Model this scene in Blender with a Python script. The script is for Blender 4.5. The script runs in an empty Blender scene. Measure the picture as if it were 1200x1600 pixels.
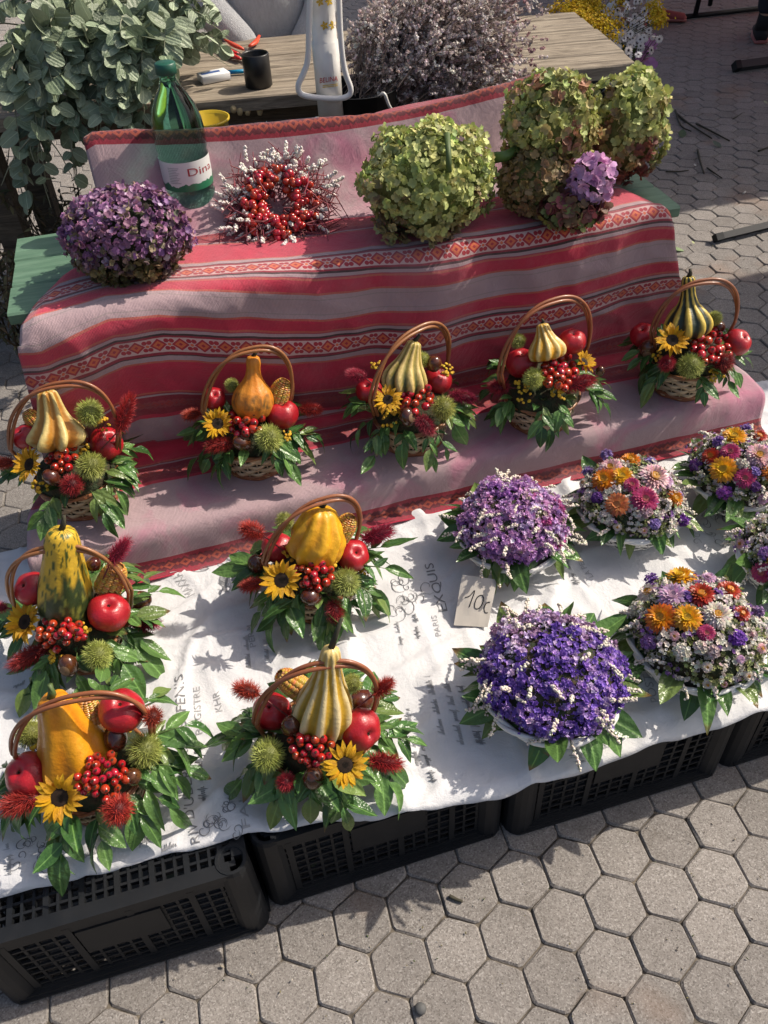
import bpy, math, random
import numpy as np
from mathutils import Vector, Matrix, Euler, Quaternion, noise as mnoise
V = Vector
pi = math.pi
rnd = random.Random(7)
scene = bpy.context.scene
COL = scene.collection

# ------------------------------------------------------------------ camera
FPX, PITCH, ROLL, YAW, CAMZ = 1300.0, math.radians(43.5), math.radians(-3.5), math.radians(14), 1.565
def _cam_axes():
    cp, sp = math.cos(PITCH), math.sin(PITCH)
    fw, ri, up = V((0, cp, -sp)), V((1, 0, 0)), V((0, sp, cp))
    r2 = ri * math.cos(ROLL) + up * math.sin(ROLL)
    u2 = -ri * math.sin(ROLL) + up * math.cos(ROLL)
    R = Matrix.Rotation(-YAW, 3, 'Z')
    return R @ r2, R @ u2, R @ fw
CR, CU, CF = _cam_axes()
CAM = V((0, 0, CAMZ))
cd = bpy.data.cameras.new('camera')
cd.sensor_fit = 'VERTICAL'; cd.sensor_height = 36.0; cd.sensor_width = 27.0
cd.lens = FPX / 1600 * 36.0
cd.clip_start = 0.02; cd.clip_end = 400
co = bpy.data.objects.new('camera', cd); COL.objects.link(co)
m = Matrix.Identity(4)
for i in range(3):
    m[i][0], m[i][1], m[i][2], m[i][3] = CR[i], CU[i], -CF[i], CAM[i]
co.matrix_world = m
scene.camera = co
scene.render.resolution_x = 768; scene.render.resolution_y = 1024

# ------------------------------------------------------------------ light
SUN_AZ, SUN_EL = math.radians(5), math.radians(46)     # azimuth from +x towards +y
SUNV = V((math.cos(SUN_AZ) * math.cos(SUN_EL), math.sin(SUN_AZ) * math.cos(SUN_EL), math.sin(SUN_EL)))
w = bpy.data.worlds.new('World'); scene.world = w; w.use_nodes = True
nt = w.node_tree
sk = nt.nodes.new('ShaderNodeTexSky'); sk.sky_type = 'NISHITA'; sk.sun_disc = False
sk.sun_elevation = SUN_EL; sk.sun_rotation = math.atan2(SUNV.x, SUNV.y)
sk.air_density = 1.0; sk.dust_density = 4.5; sk.ozone_density = 0.6
nt.links.new(sk.outputs[0], nt.nodes['Background'].inputs[0])
nt.nodes['Background'].inputs[1].default_value = 0.12
sd = bpy.data.lights.new('sun', 'SUN'); sd.energy = 4.6; sd.angle = math.radians(0.55); sd.color = (1, 0.91, 0.78)
so = bpy.data.objects.new('sun', sd); COL.objects.link(so)
so.location = SUNV * 20
so.rotation_euler = SUNV.to_track_quat('Z', 'Y').to_euler()
vs = scene.view_settings
vs.view_transform = 'Standard'; vs.look = 'None'; vs.exposure = 0.15; vs.gamma = 1.0; vs.use_curve_mapping = False
try:
    scene.cycles.max_bounces = 8; scene.cycles.transparent_max_bounces = 12
except Exception: pass

# ------------------------------------------------------------------ pixel -> place
def ray(px, py):
    return CF + CR * ((px - 600) / FPX) + CU * ((800 - py) / FPX)
def at(px, py, z):
    d = ray(px, py); return CAM + d * ((z - CAMZ) / d.z)
def depth(P): return (V(P) - CAM).dot(CF)
def mpp(P): return depth(P) / FPX
def onplane(px, py, P, n):
    d = ray(px, py); return CAM + d * ((V(P) - CAM).dot(n) / d.dot(n))
CFH = V((CF.x, CF.y, 0)).normalized()          # horizontal view direction
CRH = V((CFH.y, -CFH.x, 0))                    # horizontal right
def ellip_hit(px, py, C, R):
    d = ray(px, py); o = CAM - C
    D = V((d.x / R[0], d.y / R[1], d.z / R[2])); O = V((o.x / R[0], o.y / R[1], o.z / R[2]))
    a, b, c = D.dot(D), 2 * D.dot(O), O.dot(O) - 1
    q = b * b - 4 * a * c
    t = (-b - math.sqrt(q)) / (2 * a) if q > 0 else -b / (2 * a)
    P = CAM + d * t
    n = V(((P.x - C.x) / R[0] ** 2, (P.y - C.y) / R[1] ** 2, (P.z - C.z) / R[2] ** 2)).normalized()
    return P, n

# ------------------------------------------------------------------ mesh building
class MB:
    def __init__(s): s.v = []; s.f = []; s.c = []; s.uv = None
    def add(s, vs, fs, col=None):
        o = len(s.v); s.v.extend(vs); s.f.extend([tuple(i + o for i in f) for f in fs])
        if col is not None:
            if len(col) and isinstance(col[0], (int, float)): s.c.extend([col] * len(vs))
            else: s.c.extend(col)
        return s
    def box(s, a, b, col=None, M=None):
        x0, y0, z0 = a; x1, y1, z1 = b
        vs = [V(p) for p in ((x0,y0,z0),(x1,y0,z0),(x1,y1,z0),(x0,y1,z0),(x0,y0,z1),(x1,y0,z1),(x1,y1,z1),(x0,y1,z1))]
        if M: vs = [M @ v for v in vs]
        return s.add(vs, [(0,3,2,1),(4,5,6,7),(0,1,5,4),(1,2,6,5),(2,3,7,6),(3,0,4,7)], col)
    def tube(s, pts, r, n=6, col=None, cap=True, flat=1.0, upv=None):
        pts = [V(p) for p in pts]; k = len(pts)
        rs = r if isinstance(r, (list, tuple)) else [r] * k
        ref = upv or V((0.13, 0.31, 0.94))
        vs = []
        for i, p in enumerate(pts):
            t = (pts[min(i + 1, k - 1)] - pts[max(i - 1, 0)])
            t = t.normalized() if t.length > 1e-9 else V((0, 0, 1))
            a = t.cross(ref)
            a = a.normalized() if a.length > 1e-4 else t.orthogonal().normalized()
            b = a.cross(t)
            for j in range(n):
                th = 2 * pi * j / n
                vs.append(p + a * (math.cos(th) * rs[i]) + b * (math.sin(th) * rs[i] * flat))
        fs = [(i*n+j, i*n+(j+1)%n, (i+1)*n+(j+1)%n, (i+1)*n+j) for i in range(k-1) for j in range(n)]
        if cap: fs += [tuple(reversed(range(n))), tuple(range((k-1)*n, k*n))]
        return s.add(vs, fs, col)
    def lathe(s, prof, n=24, mod=None, colf=None, M=None, closed=True):
        """prof: list of (r,z)."""
        k = len(prof); vs = []; cs = []
        for i, (r, z) in enumerate(prof):
            for j in range(n):
                th = 2 * pi * j / n
                rr, zz = (r, z) if mod is None else mod(r, z, th, i / (k - 1))
                p = V((rr * math.cos(th), rr * math.sin(th), zz))
                vs.append(M @ p if M else p)
                if colf: cs.append(colf(th, i / (k - 1), rr))
        fs = [(i*n+j, i*n+(j+1)%n, (i+1)*n+(j+1)%n, (i+1)*n+j) for i in range(k-1) for j in range(n)]
        if closed:
            fs += [tuple(reversed(range(n))), tuple(range((k-1)*n, k*n))]
        return s.add(vs, fs, cs if colf else None)
    def mesh(s, name, mat=None, smooth=True):
        me = bpy.data.meshes.new(name)
        me.from_pydata([tuple(v) for v in s.v], [], s.f)
        if s.c:
            at_ = me.color_attributes.new('Col', 'FLOAT_COLOR', 'POINT')
            a = np.ones((len(s.v), 4), np.float32); a[:, :3] = np.array([c[:3] for c in s.c], np.float32)
            at_.data.foreach_set('color', a.ravel())
        if mat: me.materials.append(mat)
        if smooth: me.polygons.foreach_set('use_smooth', [True] * len(me.polygons))
        me.update(); return me

class NB:
    """numpy instance collector for many small copies of one template (stuff)"""
    def __init__(s): s.V = []; s.F = []; s.C = []; s.n = 0
    def add(s, tv, tf, M, col):
        v = tv @ np.array(M.to_3x3()).T + np.array(M.translation)
        s.V.append(v); s.F.extend([tuple(i + s.n for i in f) for f in tf]); s.n += len(v)
        c = np.ones((len(v), 4), np.float32); c[:, :3] = col; s.C.append(c)
    def raw(s, vs, fs, col):
        v = np.array([tuple(p) for p in vs], float); s.V.append(v)
        s.F.extend([tuple(i + s.n for i in f) for f in fs]); s.n += len(v)
        c = np.ones((len(v), 4), np.float32); c[:, :3] = col; s.C.append(c)
    def merge(s, mb, col):
        s.raw(mb.v, mb.f, col)
    def mesh(s, name, mat, smooth=True):
        me = bpy.data.meshes.new(name)
        me.from_pydata(np.concatenate(s.V).tolist(), [], s.F)
        at_ = me.color_attributes.new('Col', 'FLOAT_COLOR', 'POINT')
        at_.data.foreach_set('color', np.concatenate(s.C).ravel())
        me.materials.append(mat)
        if smooth: me.polygons.foreach_set('use_smooth', [True] * len(me.polygons))
        me.update(); return me

WM = {}
def ob(name, me, parent=None, M=None, color=None, kind=None):
    """link a mesh (or None for an Empty) with world matrix M"""
    o = bpy.data.objects.new(name, me); COL.objects.link(o)
    M = M.copy() if M else (WM[parent.name].copy() if parent else Matrix.Identity(4))
    WM[o.name] = M
    if parent:
        o.parent = parent; o.matrix_basis = WM[parent.name].inverted() @ M
    else: o.matrix_basis = M
    if color is not None: o.color = (*color[:3], 1)
    if kind: o['kind'] = kind
    return o
def T(p): return Matrix.Translation(V(p))
def tag(o, label, cat, group=None, kind=None):
    o['label'] = label; o['category'] = cat
    if group: o['group'] = group
    if kind: o['kind'] = kind
    return o
def thing(name, label, cat, loc, group=None):
    return tag(ob(name, None, None, T(loc)), label, cat, group)
def world_mesh(name, mb, mat, parent=None, smooth=True, kind=None, origin=None):
    """mesh given in world coordinates"""
    P = WM[parent.name].translation if parent else V(origin or (0, 0, 0))
    if isinstance(mb, MB): mb.v = [V(v) - P for v in mb.v]
    else: mb.V = [v - np.array(P) for v in mb.V]
    return ob(name, mb.mesh(name, mat, smooth), parent, T(P), kind=kind)
def frame(P, z, x=None, s=1.0):
    """matrix at P with local z axis along z"""
    z = V(z).normalized()
    x = V(x) if x is not None else (V((0, 0, 1)) if abs(z.z) < .9 else V((1, 0, 0)))
    x = (x - z * x.dot(z)); x = x.normalized() if x.length > 1e-6 else z.orthogonal().normalized()
    y = z.cross(x)
    sc = s if isinstance(s, (tuple, list)) else (s, s, s)
    M = Matrix.Identity(4)
    for i in range(3):
        M[i][0], M[i][1], M[i][2], M[i][3] = x[i]*sc[0], y[i]*sc[1], z[i]*sc[2], P[i]
    return M
def lerp(a, b, t): return a + (b - a) * t
def smooth_path(pts, n):
    """Catmull-Rom resample"""
    P = [V(p) for p in pts]; P = [P[0] * 2 - P[1]] + P + [P[-1] * 2 - P[-2]]
    out = []
    seg = len(P) - 3
    for i in range(n + 1):
        t = i / n * seg; k = min(int(t), seg - 1); t -= k
        a, b, c, d = P[k:k+4]
        out.append(0.5 * ((2*b) + (c-a)*t + (2*a-5*b+4*c-d)*t*t + (3*b-a-3*c+d)*t**3))
    return out
def jit(c, a=.15):
    k = 1 + rnd.uniform(-a, a); return tuple(max(0, x * k * (1 + rnd.uniform(-a, a) * .4)) for x in c)

# ------------------------------------------------------------------ materials
class E:
    """math expression on shader sockets"""
    def __init__(s, nt, v): s.nt = nt; s.v = v
    def _op(s, op, *o, clamp=False):
        n = s.nt.nodes.new('ShaderNodeMath'); n.operation = op; n.use_clamp = clamp
        for i, x in enumerate((s,) + o):
            x = x.v if isinstance(x, E) else x
            if isinstance(x, (int, float)): n.inputs[i].default_value = x
            else: s.nt.links.new(x, n.inputs[i])
        return E(s.nt, n.outputs[0])
    def __add__(s, o): return s._op('ADD', o)
    def __sub__(s, o): return s._op('SUBTRACT', o)
    def __mul__(s, o): return s._op('MULTIPLY', o)
    def __truediv__(s, o): return s._op('DIVIDE', o)
    def abs(s): return s._op('ABSOLUTE')
    def frac(s): return s._op('FRACT')
    def lt(s, o): return s._op('LESS_THAN', o)
    def gt(s, o): return s._op('GREATER_THAN', o)
    def max(s, o): return s._op('MAXIMUM', o)
    def sin(s): return s._op('SINE')
    def sqrt(s): return s._op('SQRT')
    def clamp(s): return s._op('ADD', 0.0, clamp=True)
    def between(s, a, b): return s.gt(a) * s.lt(b)
def mixc(nt, fac, a, b, mode='MIX'):
    n = nt.nodes.new('ShaderNodeMix'); n.data_type = 'RGBA'; n.blend_type = mode
    for sock, x in ((n.inputs[0], fac), (n.inputs[6], a), (n.inputs[7], b)):
        x = x.v if isinstance(x, E) else x
        if isinstance(x, (int, float)): sock.default_value = x
        elif isinstance(x, (tuple, list)): sock.default_value = (*x[:3], 1)
        else: nt.links.new(x, sock)
    return n.outputs[2]
def coords(nt, which='Object', scale=None):
    tc = nt.nodes.new('ShaderNodeTexCoord').outputs[which]
    if scale:
        mp = nt.nodes.new('ShaderNodeMapping'); mp.inputs['Scale'].default_value = scale
        nt.links.new(tc, mp.inputs[0]); tc = mp.outputs[0]
    return tc
def ntex(nt, co_, scale, detail=4, rough=.6, dist=0):
    n = nt.nodes.new('ShaderNodeTexNoise'); n.inputs['Scale'].default_value = scale
    n.inputs['Detail'].default_value = detail; n.inputs['Roughness'].default_value = rough
    n.inputs['Distortion'].default_value = dist
    if co_ is not None: nt.links.new(co_, n.inputs['Vector'])
    return E(nt, n.outputs[0])
def ramp(nt, fac, stops, interp='LINEAR'):
    n = nt.nodes.new('ShaderNodeValToRGB'); n.color_ramp.interpolation = interp
    el = n.color_ramp.elements
    while len(el) < len(stops): el.new(0.5)
    for e, (p, c) in zip(el, stops): e.position = p; e.color = (*c[:3], 1)
    nt.links.new(fac.v if isinstance(fac, E) else fac, n.inputs[0]); return n.outputs[0]
def bump(nt, h, strength, dist=.001, nrm=None):
    b = nt.nodes.new('ShaderNodeBump'); b.inputs['Strength'].default_value = strength; b.inputs['Distance'].default_value = dist
    nt.links.new(h.v if isinstance(h, E) else h, b.inputs['Height'])
    if nrm is not None: nt.links.new(nrm, b.inputs['Normal'])
    return b.outputs[0]
def newmat(name):
    m = bpy.data.materials.new(name); m.use_nodes = True
    return m, m.node_tree, m.node_tree.nodes['Principled BSDF']
def MAT(name, col=None, rough=.5, var=.0, vscale=40, bmp=0, bscale=300, bdist=.0006, rand=0, objcol=False, vcol=False,
        coat=0, metal=0, transl=0, spec=.5, sss=0, stretch=None, col2=None, sheen=0, trans=0, ior=1.45):
    m, nt, b = newmat(name)
    co_ = coords(nt, 'Object', stretch)
    if vcol:
        a = nt.nodes.new('ShaderNodeVertexColor'); a.layer_name = 'Col'; c = a.outputs[0]
    elif objcol:
        c = nt.nodes.new('ShaderNodeObjectInfo').outputs['Color']
    else:
        r = nt.nodes.new('ShaderNodeRGB'); r.outputs[0].default_value = (*col, 1); c = r.outputs[0]
    if col2 is not None:
        f = ntex(nt, co_, vscale * .6, 3)
        c = mixc(nt, ((f - .42) * 5).clamp(), c, col2)
    if rand:
        oi = nt.nodes.new('ShaderNodeObjectInfo')
        h = nt.nodes.new('ShaderNodeHueSaturation'); nt.links.new(c, h.inputs['Color'])
        nt.links.new((E(nt, oi.outputs['Random']) * (rand * .08) + (.5 - rand * .04)).v, h.inputs['Hue'])
        r2 = (E(nt, oi.outputs['Random']) * 7.31).frac()
        nt.links.new((r2 * rand + (1 - rand * .5)).v, h.inputs['Value'])
        c = h.outputs[0]
    if var:
        f = ntex(nt, co_, vscale)
        h = nt.nodes.new('ShaderNodeHueSaturation'); nt.links.new(c, h.inputs['Color'])
        nt.links.new((f * (2 * var) + (1 - var)).v, h.inputs['Value']); c = h.outputs[0]
    nt.links.new(c, b.inputs['Base Color'])
    b.inputs['Roughness'].default_value = rough; b.inputs['Metallic'].default_value = metal
    b.inputs['Specular IOR Level'].default_value = spec
    if coat: b.inputs['Coat Weight'].default_value = coat; b.inputs['Coat Roughness'].default_value = .12
    if sss: b.inputs['Subsurface Weight'].default_value = sss; b.inputs['Subsurface Radius'].default_value = (.006, .003, .002)
    if sheen: b.inputs['Sheen Weight'].default_value = sheen
    if trans: b.inputs['Transmission Weight'].default_value = trans; b.inputs['IOR'].default_value = ior
    if bmp:
        nt.links.new(bump(nt, ntex(nt, co_, bscale, 3), bmp, bdist), b.inputs['Normal'])
    if transl:
        t = nt.nodes.new('ShaderNodeBsdfTranslucent'); nt.links.new(c, t.inputs[0])
        mx = nt.nodes.new('ShaderNodeMixShader'); mx.inputs[0].default_value = transl
        nt.links.new(b.outputs[0], mx.inputs[1]); nt.links.new(t.outputs[0], mx.inputs[2])
        nt.links.new(mx.outputs[0], nt.nodes['Material Output'].inputs[0])
    return m
# ================================================================== SETTING
Z1, Z2, Z3 = 0.25, 0.352, 0.752        # white cloth, lower step, upper step

def mat_paver(name, objrand=True):
    m, nt, b = newmat(name)
    geo = nt.nodes.new('ShaderNodeNewGeometry').outputs['Position']
    vor = nt.nodes.new('ShaderNodeTexVoronoi'); vor.inputs['Scale'].default_value = 420
    nt.links.new(geo, vor.inputs['Vector'])
    sp = E(nt, nt.nodes.new('ShaderNodeSeparateColor').outputs[0])
    sep = sp.v.node; nt.links.new(vor.outputs['Color'], sep.inputs[0])
    grain = E(nt, sep.outputs[0])
    c = ramp(nt, grain, [(0, (.14, .125, .115)), (.3, (.215, .195, .18)), (.8, (.245, .225, .208)), (1, (.33, .308, .29))])
    big = ntex(nt, geo, 3.1, 5, .65); med = ntex(nt, geo, 28, 4, .6)
    h = nt.nodes.new('ShaderNodeHueSaturation'); nt.links.new(c, h.inputs['Color'])
    val = big * .5 + med * .35 + .62
    if objrand:
        val = val * (E(nt, nt.nodes.new('ShaderNodeObjectInfo').outputs['Random']) * .24 + .86)
    nt.links.new(val.v, h.inputs['Value'])
    # rusty stains on a few stones
    st = ((ntex(nt, geo, 2.3, 3) - .58) * 8).clamp() * .45
    c = mixc(nt, st, h.outputs[0], (.27, .165, .11))
    dirt = ((ntex(nt, geo, 9, 5, .7) - .55) * 5).clamp() * .5
    c = mixc(nt, dirt, c, (.10, .085, .07))
    nt.links.new(c, b.inputs['Base Color']); b.inputs['Roughness'].default_value = .85
    b.inputs['Specular IOR Level'].default_value = .3
    hh = ntex(nt, geo, 300, 4, .7) * .7 + grain * .5 + med * .8
    nt.links.new(bump(nt, hh, .8, .0016), b.inputs['Normal'])
    return m
M_PAVER = mat_paver('paver_concrete'); M_PAVER2 = mat_paver('paver_concrete_far', False)
M_JOINT = MAT('joint_sand', (.075, .063, .05), .95, var=.6, vscale=60, bmp=.6, bscale=400, col2=(.16, .135, .105))

def ground():
    mb = MB(); n = 40; S = 60.0
    for j in range(n + 1):
        for i in range(n + 1):
            mb.v.append(V((-S + 2*S*i/n, -S + 2*S*j/n, -.0065)))
    mb.f = [(j*(n+1)+i, j*(n+1)+i+1, (j+1)*(n+1)+i+1, (j+1)*(n+1)+i) for j in range(n) for i in range(n)]
    g = ob('pavement', mb.mesh('pavement', M_JOINT), None, T((0, 0, 0)), kind='structure')
    g['label'] = 'grey hexagonal concrete paving stones with dark sandy joints'
    phi = math.radians(10.94 - 14); s = .1
    R = Matrix.Rotation(-YAW, 3, 'Z'); o = R @ V((-.1831, .5658, 0))
    a = V((math.cos(phi), math.sin(phi), 0)) * s
    b = V((math.cos(phi - pi/3), math.sin(phi - pi/3), 0)) * s
    def hexa(rj=0):
        mb = MB(); rr = random.Random(rj); ap = .0487; r = ap / math.cos(pi/6)
        rings = [(r, -.012), (r, -.0035), (r - .0035, 0.0), ]
        for R_, z in rings:
            for k in range(6):
                # two points per corner: slightly rounded, worn corners
                for e in (-.07, .07):
                    th = phi + pi/6 + k*pi/3 + e
                    q = R_ * (1 - (.02 if rr.random() < .8 else .055) * rr.random() * (z >= -.004)) * (.985 if e else 1)
                    mb.v.append(V((q*math.cos(th), q*math.sin(th), z)))
        for i in range(2):
            for k in range(12): mb.f.append((i*12+k, i*12+(k+1)%12, (i+1)*12+(k+1)%12, (i+1)*12+k))
        mb.f.append(tuple(range(24, 36)))
        return mb
    temps = [hexa(k) for k in range(10)]
    meshes = [t.mesh('paver', M_PAVER, smooth=False) for t in temps]
    tv = np.array([tuple(v) for v in temps[0].v]); tf = temps[0].f
    near, far = [], []
    for i in range(-60, 150):
        for j in range(-150, 60):
            p = o + a*i + b*j
            if not (-3 < p.x < 8 and -1.5 < p.y < 12): continue
            d = p - CAM; z = d.dot(CF)
            near3 = (p.xy.length < 2.6)
            if z < .3:
                continue
            px, py = 600 + FPX*d.dot(CR)/z, 800 - FPX*d.dot(CU)/z
            if not (-400 < px < 1600 and -500 < py < 2000): continue
            vis = -45 < px < 1245 and -30 < py < 1640
            hid = (-.75 < p.x < 1.32 and p.y > .70 and p.y < 2.0)
            if p.y >= .70:
                hid = not ((px > 1035 and 30 < py < 640) or (px < 45 and py > 480)) 
            (near if (vis and not hid) else far).append((z, p))
    near.sort(key=lambda t: t[0])
    far += near[300:]
    for z, p in near[:300]:
        M = T((p.x, p.y, rnd.uniform(-.0025, .0018))) @ Euler((rnd.gauss(0, .018), rnd.gauss(0, .018), rnd.choice(range(6))*pi/3 + rnd.gauss(0, .008))).to_matrix().to_4x4()
        ob('paver', rnd.choice(meshes), g, M)
    nb = NB()
    for z, p in far:
        M = T((p.x, p.y, rnd.uniform(-.0015, .0012))) @ Euler((rnd.gauss(0, .012), rnd.gauss(0, .012), rnd.gauss(0, .008))).to_matrix().to_4x4()
        nb.add(tv, tf, M, (1, 1, 1))
    ob('distant_pavers', nb.mesh('distant_pavers', M_PAVER2, False), g, T((0, 0, 0)), kind='stuff')
ground()

# ------------------------------------------------------------------ crates (upside-down, lattice bottom on top)
M_CRATE = MAT('black_plastic', (.010, .0115, .014), .5, var=.35, vscale=25, bmp=.25, bscale=500, col2=(.014, .015, .017), spec=.22)
def crate_parts(L, D, H):
    """local: x 0..L, y 0..D (front y=0), z 0..H"""
    parts = []
    # top lattice
    mb = MB(); e = .02
    x = e; k = 0
    while x < L - e:
        w_ = .0045 if k % 3 == 0 else .0022
        mb.box((x - w_, e, H - .012 - .0011*(k % 3 != 0)), (x + w_, D - e, H - .001 - .0008*(k % 3 != 0))); x += .0185; k += 1
    y = e; k = 0
    while y < D - e:
        w_ = .0045 if k % 3 == 0 else .0022
        mb.box((e, y - w_, H - .0125), (L - e, y + w_, H - .0022 - .0004*(k % 3))); y += .0185; k += 1
    parts.append(('lattice_panel', mb))
    mb = MB()
    mb.box((.03, 0, H - .016), (L - .03, .024, H)); mb.box((.03, D - .024, H - .016), (L - .03, D, H))
    mb.box((0, .03, H - .0165), (.024, D - .03, H - .0004)); mb.box((L - .024, .03, H - .0165), (L, D - .03, H - .0004))
    parts.append(('top_edge', mb))
    # walls: lattices
    def wall(p, q, n):
        """from p to q along the wall, n = inward normal"""
        mb = MB(); d = (q - p); Lw = d.length; d.normalize()
        M = Matrix.Identity(4)
        for i in range(3): M[i][0], M[i][1], M[i][2], M[i][3] = d[i], n[i], (0, 0, 1)[i], p[i]
        rows = [.035, .058, .081, .104, .127, .15, .173, .196]
        hh = H - .016
        mb.box((.03, .003, .02), (Lw - .03, .014, .028), M=M); mb.box((.03, .0045, hh - .026), (Lw - .03, .0125, hh - .001), M=M)
        for z in rows:
            if z < hh - .03: mb.box((.03, .0055, z), (Lw - .03, .0095, z + .0045), M=M)
        x = .055; k = 0
        while x < Lw - .04:
            w_ = .0055 if k % 4 == 0 else .0024
            mb.box((x - w_, .004 if k % 4 == 0 else .006, .024), (x + w_, .0105, hh - .01), M=M); x += .0245; k += 1
        mb.box((Lw*.36, .0025, hh*.48), (Lw*.66, .0078, hh - .03), M=M)     # solid plate
        mb.box((.02, -.004, .0), (Lw - .02, .018, .021), M=M)               # lip
        mb.box((.02, -.008, .0095), (Lw - .02, -.0035, .0135), M=M)
        return mb
    parts.append(('wall', wall(V((0, 0, 0)), V((L, 0, 0)), V((0, 1, 0)))))
    parts.append(('wall', wall(V((L, D, 0)), V((0, D, 0)), V((0, -1, 0)))))
    parts.append(('wall', wall(V((L, 0, 0)), V((L, D, 0)), V((-1, 0, 0)))))
    parts.append(('wall', wall(V((0, D, 0)), V((0, 0, 0)), V((1, 0, 0)))))
    for cx, cy in ((.026, .026), (L - .026, .026), (.026, D - .026), (L - .026, D - .026)):
        mb = MB(); R0, R1 = .031, .018
        def ring(r, z): return [V((cx + r*math.cos(2*pi*k/16), cy + r*math.sin(2*pi*k/16), z)) for k in range(16)]
        vs = ring(R0, 0) + ring(R0 - .002, H - .006) + ring(R0 - .005, H + .0015) + ring(R1 + .003, H + .0015) + ring(R1, H - .003) + ring(R1 - .002, H - .11)
        fs = [(i*16+k, i*16+(k+1) % 16, (i+1)*16+(k+1) % 16, (i+1)*16+k) for i in range(5) for k in range(16)] + [tuple(reversed(range(80, 96)))[::-1]]
        mb.add(vs, fs); parts.append(('corner_post', mb))
    return parts
_cp = crate_parts(.45, .37, .236)
_cpm = [(n, mb.mesh('crate_' + n, M_CRATE, smooth=False)) for n, mb in _cp]
_cp2 = crate_parts(.45, .30, .336)
_cpm2 = [(n, mb.mesh('tall_crate_' + n, M_CRATE, smooth=False)) for n, mb in _cp2]
def crate(x, y, rz, label, ms=_cpm, z=0):
    M = T((x, y, z)) @ Matrix.Rotation(rz, 4, 'Z')
    t = tag(ob('plastic_crate', None, None, M), label, 'crate', 'black plastic crates holding up the stall')
    for n, me in ms: ob(n, me, t, M)
    return t
crate(-.553, .632, math.radians(-.5), 'black plastic crate with its sunlit lattice top showing beyond the white cloth')
crate(-.090, .660, math.radians(.6), 'black plastic crate under the white cloth, below the basket with the cream ribbed gourd')
crate(.372, .652, math.radians(-.4), 'black plastic crate under the white cloth, below the deep violet flower basket')
crate(.835, .655, math.radians(.3), 'black plastic crate under the white cloth, below the orange and yellow strawflower basket')
for k in range(4):
    crate(-.553 + .463*k, 1.032, 0, 'black plastic crate of the back row beneath the white cloth')
for k in range(3):
    crate(-.41 + .455*k, 1.362, 0, 'taller black crate beneath the striped cloth step', _cpm2)
crate(1.26, 1.362, pi/2, 'taller black crate turned sideways beneath the striped cloth end', _cpm2)

# ------------------------------------------------------------------ white printed tablecloth
_edge_px = [(0,1398),(100,1373),(200,1348),(300,1322),(390,1301),(500,1286),(600,1275),(700,1258),(780,1243),(850,1222),(920,1200),(1000,1172),(1100,1138),(1200,1108)]
_edge = sorted([(at(x, y, Z1).x, at(x, y, Z1).y) for x, y in _edge_px])
def interp(tab, x):
    if x <= tab[0][0]: return tab[0][1]
    for (a, ya), (b, yb) in zip(tab, tab[1:]):
        if x <= b: return ya + (yb - ya) * (x - a) / (b - a)
    return tab[-1][1]
def ridge(p, s):
    return 1 - abs(mnoise.noise(p * s)) * 2
def wz(x, y):
    """height of the white cloth"""
    p = V((x, y, .3))
    z = Z1 + .004 * mnoise.noise(p * 5)
    r = ridge(p + V((0, 0, 4)) + .05 * V((mnoise.noise(p*4), mnoise.noise(p*4 + V((9, 0, 0))), 0)), 4.5)
    z += .009 * max(0, r - .72) / .28
    q = V((x * 2.6 + y * 2.2, y * 9.5 - x * 1.5, 1.7))
    z += .006 * max(0, ridge(q, 1.0) - .8) / .2
    q = V((x * 12 + y * 3, y * 3 - x * 2, 5.7))
    z += .0035 * max(0, ridge(q, 1.0) - .7) / .3
    z += .0012 * mnoise.noise(p * 38)
    d = y - interp(_edge, x)
    z += .006 * mnoise.noise(V((x * 9, 3, y * 4))) * max(0, 1 - d / .09)
    if d < .02: z -= (.02 - d) ** 2 * 22 + .002
    return z
def white_cloth():
    mb = MB(); nx, ny = 300, 120
    for j in range(ny + 1):
        for i in range(nx + 1):
            x = -.80 + 2.38 * i / nx
            y0 = interp(_edge, x) + .005*mnoise.noise(V((x*14, 0, 0)))
            tt = j / ny; y = y0 + (1.50 - y0) * tt
            mb.v.append(V((x, y, wz(x, y))))
    mb.f = [(j*(nx+1)+i, j*(nx+1)+i+1, (j+1)*(nx+1)+i+1, (j+1)*(nx+1)+i) for j in range(ny) for i in range(nx)]
    m, nt, b = newmat('white_cotton')
    geo = nt.nodes.new('ShaderNodeNewGeometry').outputs['Position']
    f = ntex(nt, geo, 6, 5)
    c = ramp(nt, f, [(.3, (.585, .585, .595)), (.55, (.63, .63, .65)), (.75, (.595, .585, .575))])
    st = ((ntex(nt, geo, 2.6, 2) - .66) * 9).clamp() * .35
    c = mixc(nt, st, c, (.74, .56, .68))
    nt.links.new(c, b.inputs['Base Color']); b.inputs['Roughness'].default_value = .72
    nt.links.new(bump(nt, ntex(nt, geo, 900, 2) * .4 + ntex(nt, geo, 45, 5, .7) * 2.2 + ntex(nt, geo, 14, 5, .6, 2.0) * 2.6, .45, .0024), b.inputs['Normal'])
    o = ob('white_tablecloth', mb.mesh('white_tablecloth', m), None, T((0, 0, 0)))
    sol = o.modifiers.new('thick', 'SOLIDIFY'); sol.thickness = .0012; sol.offset = -1
    tag(o, 'white cotton tablecloth printed with grey French lettering, over black crates', 'tablecloth')
    return o
CLOTH1 = white_cloth()

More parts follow.
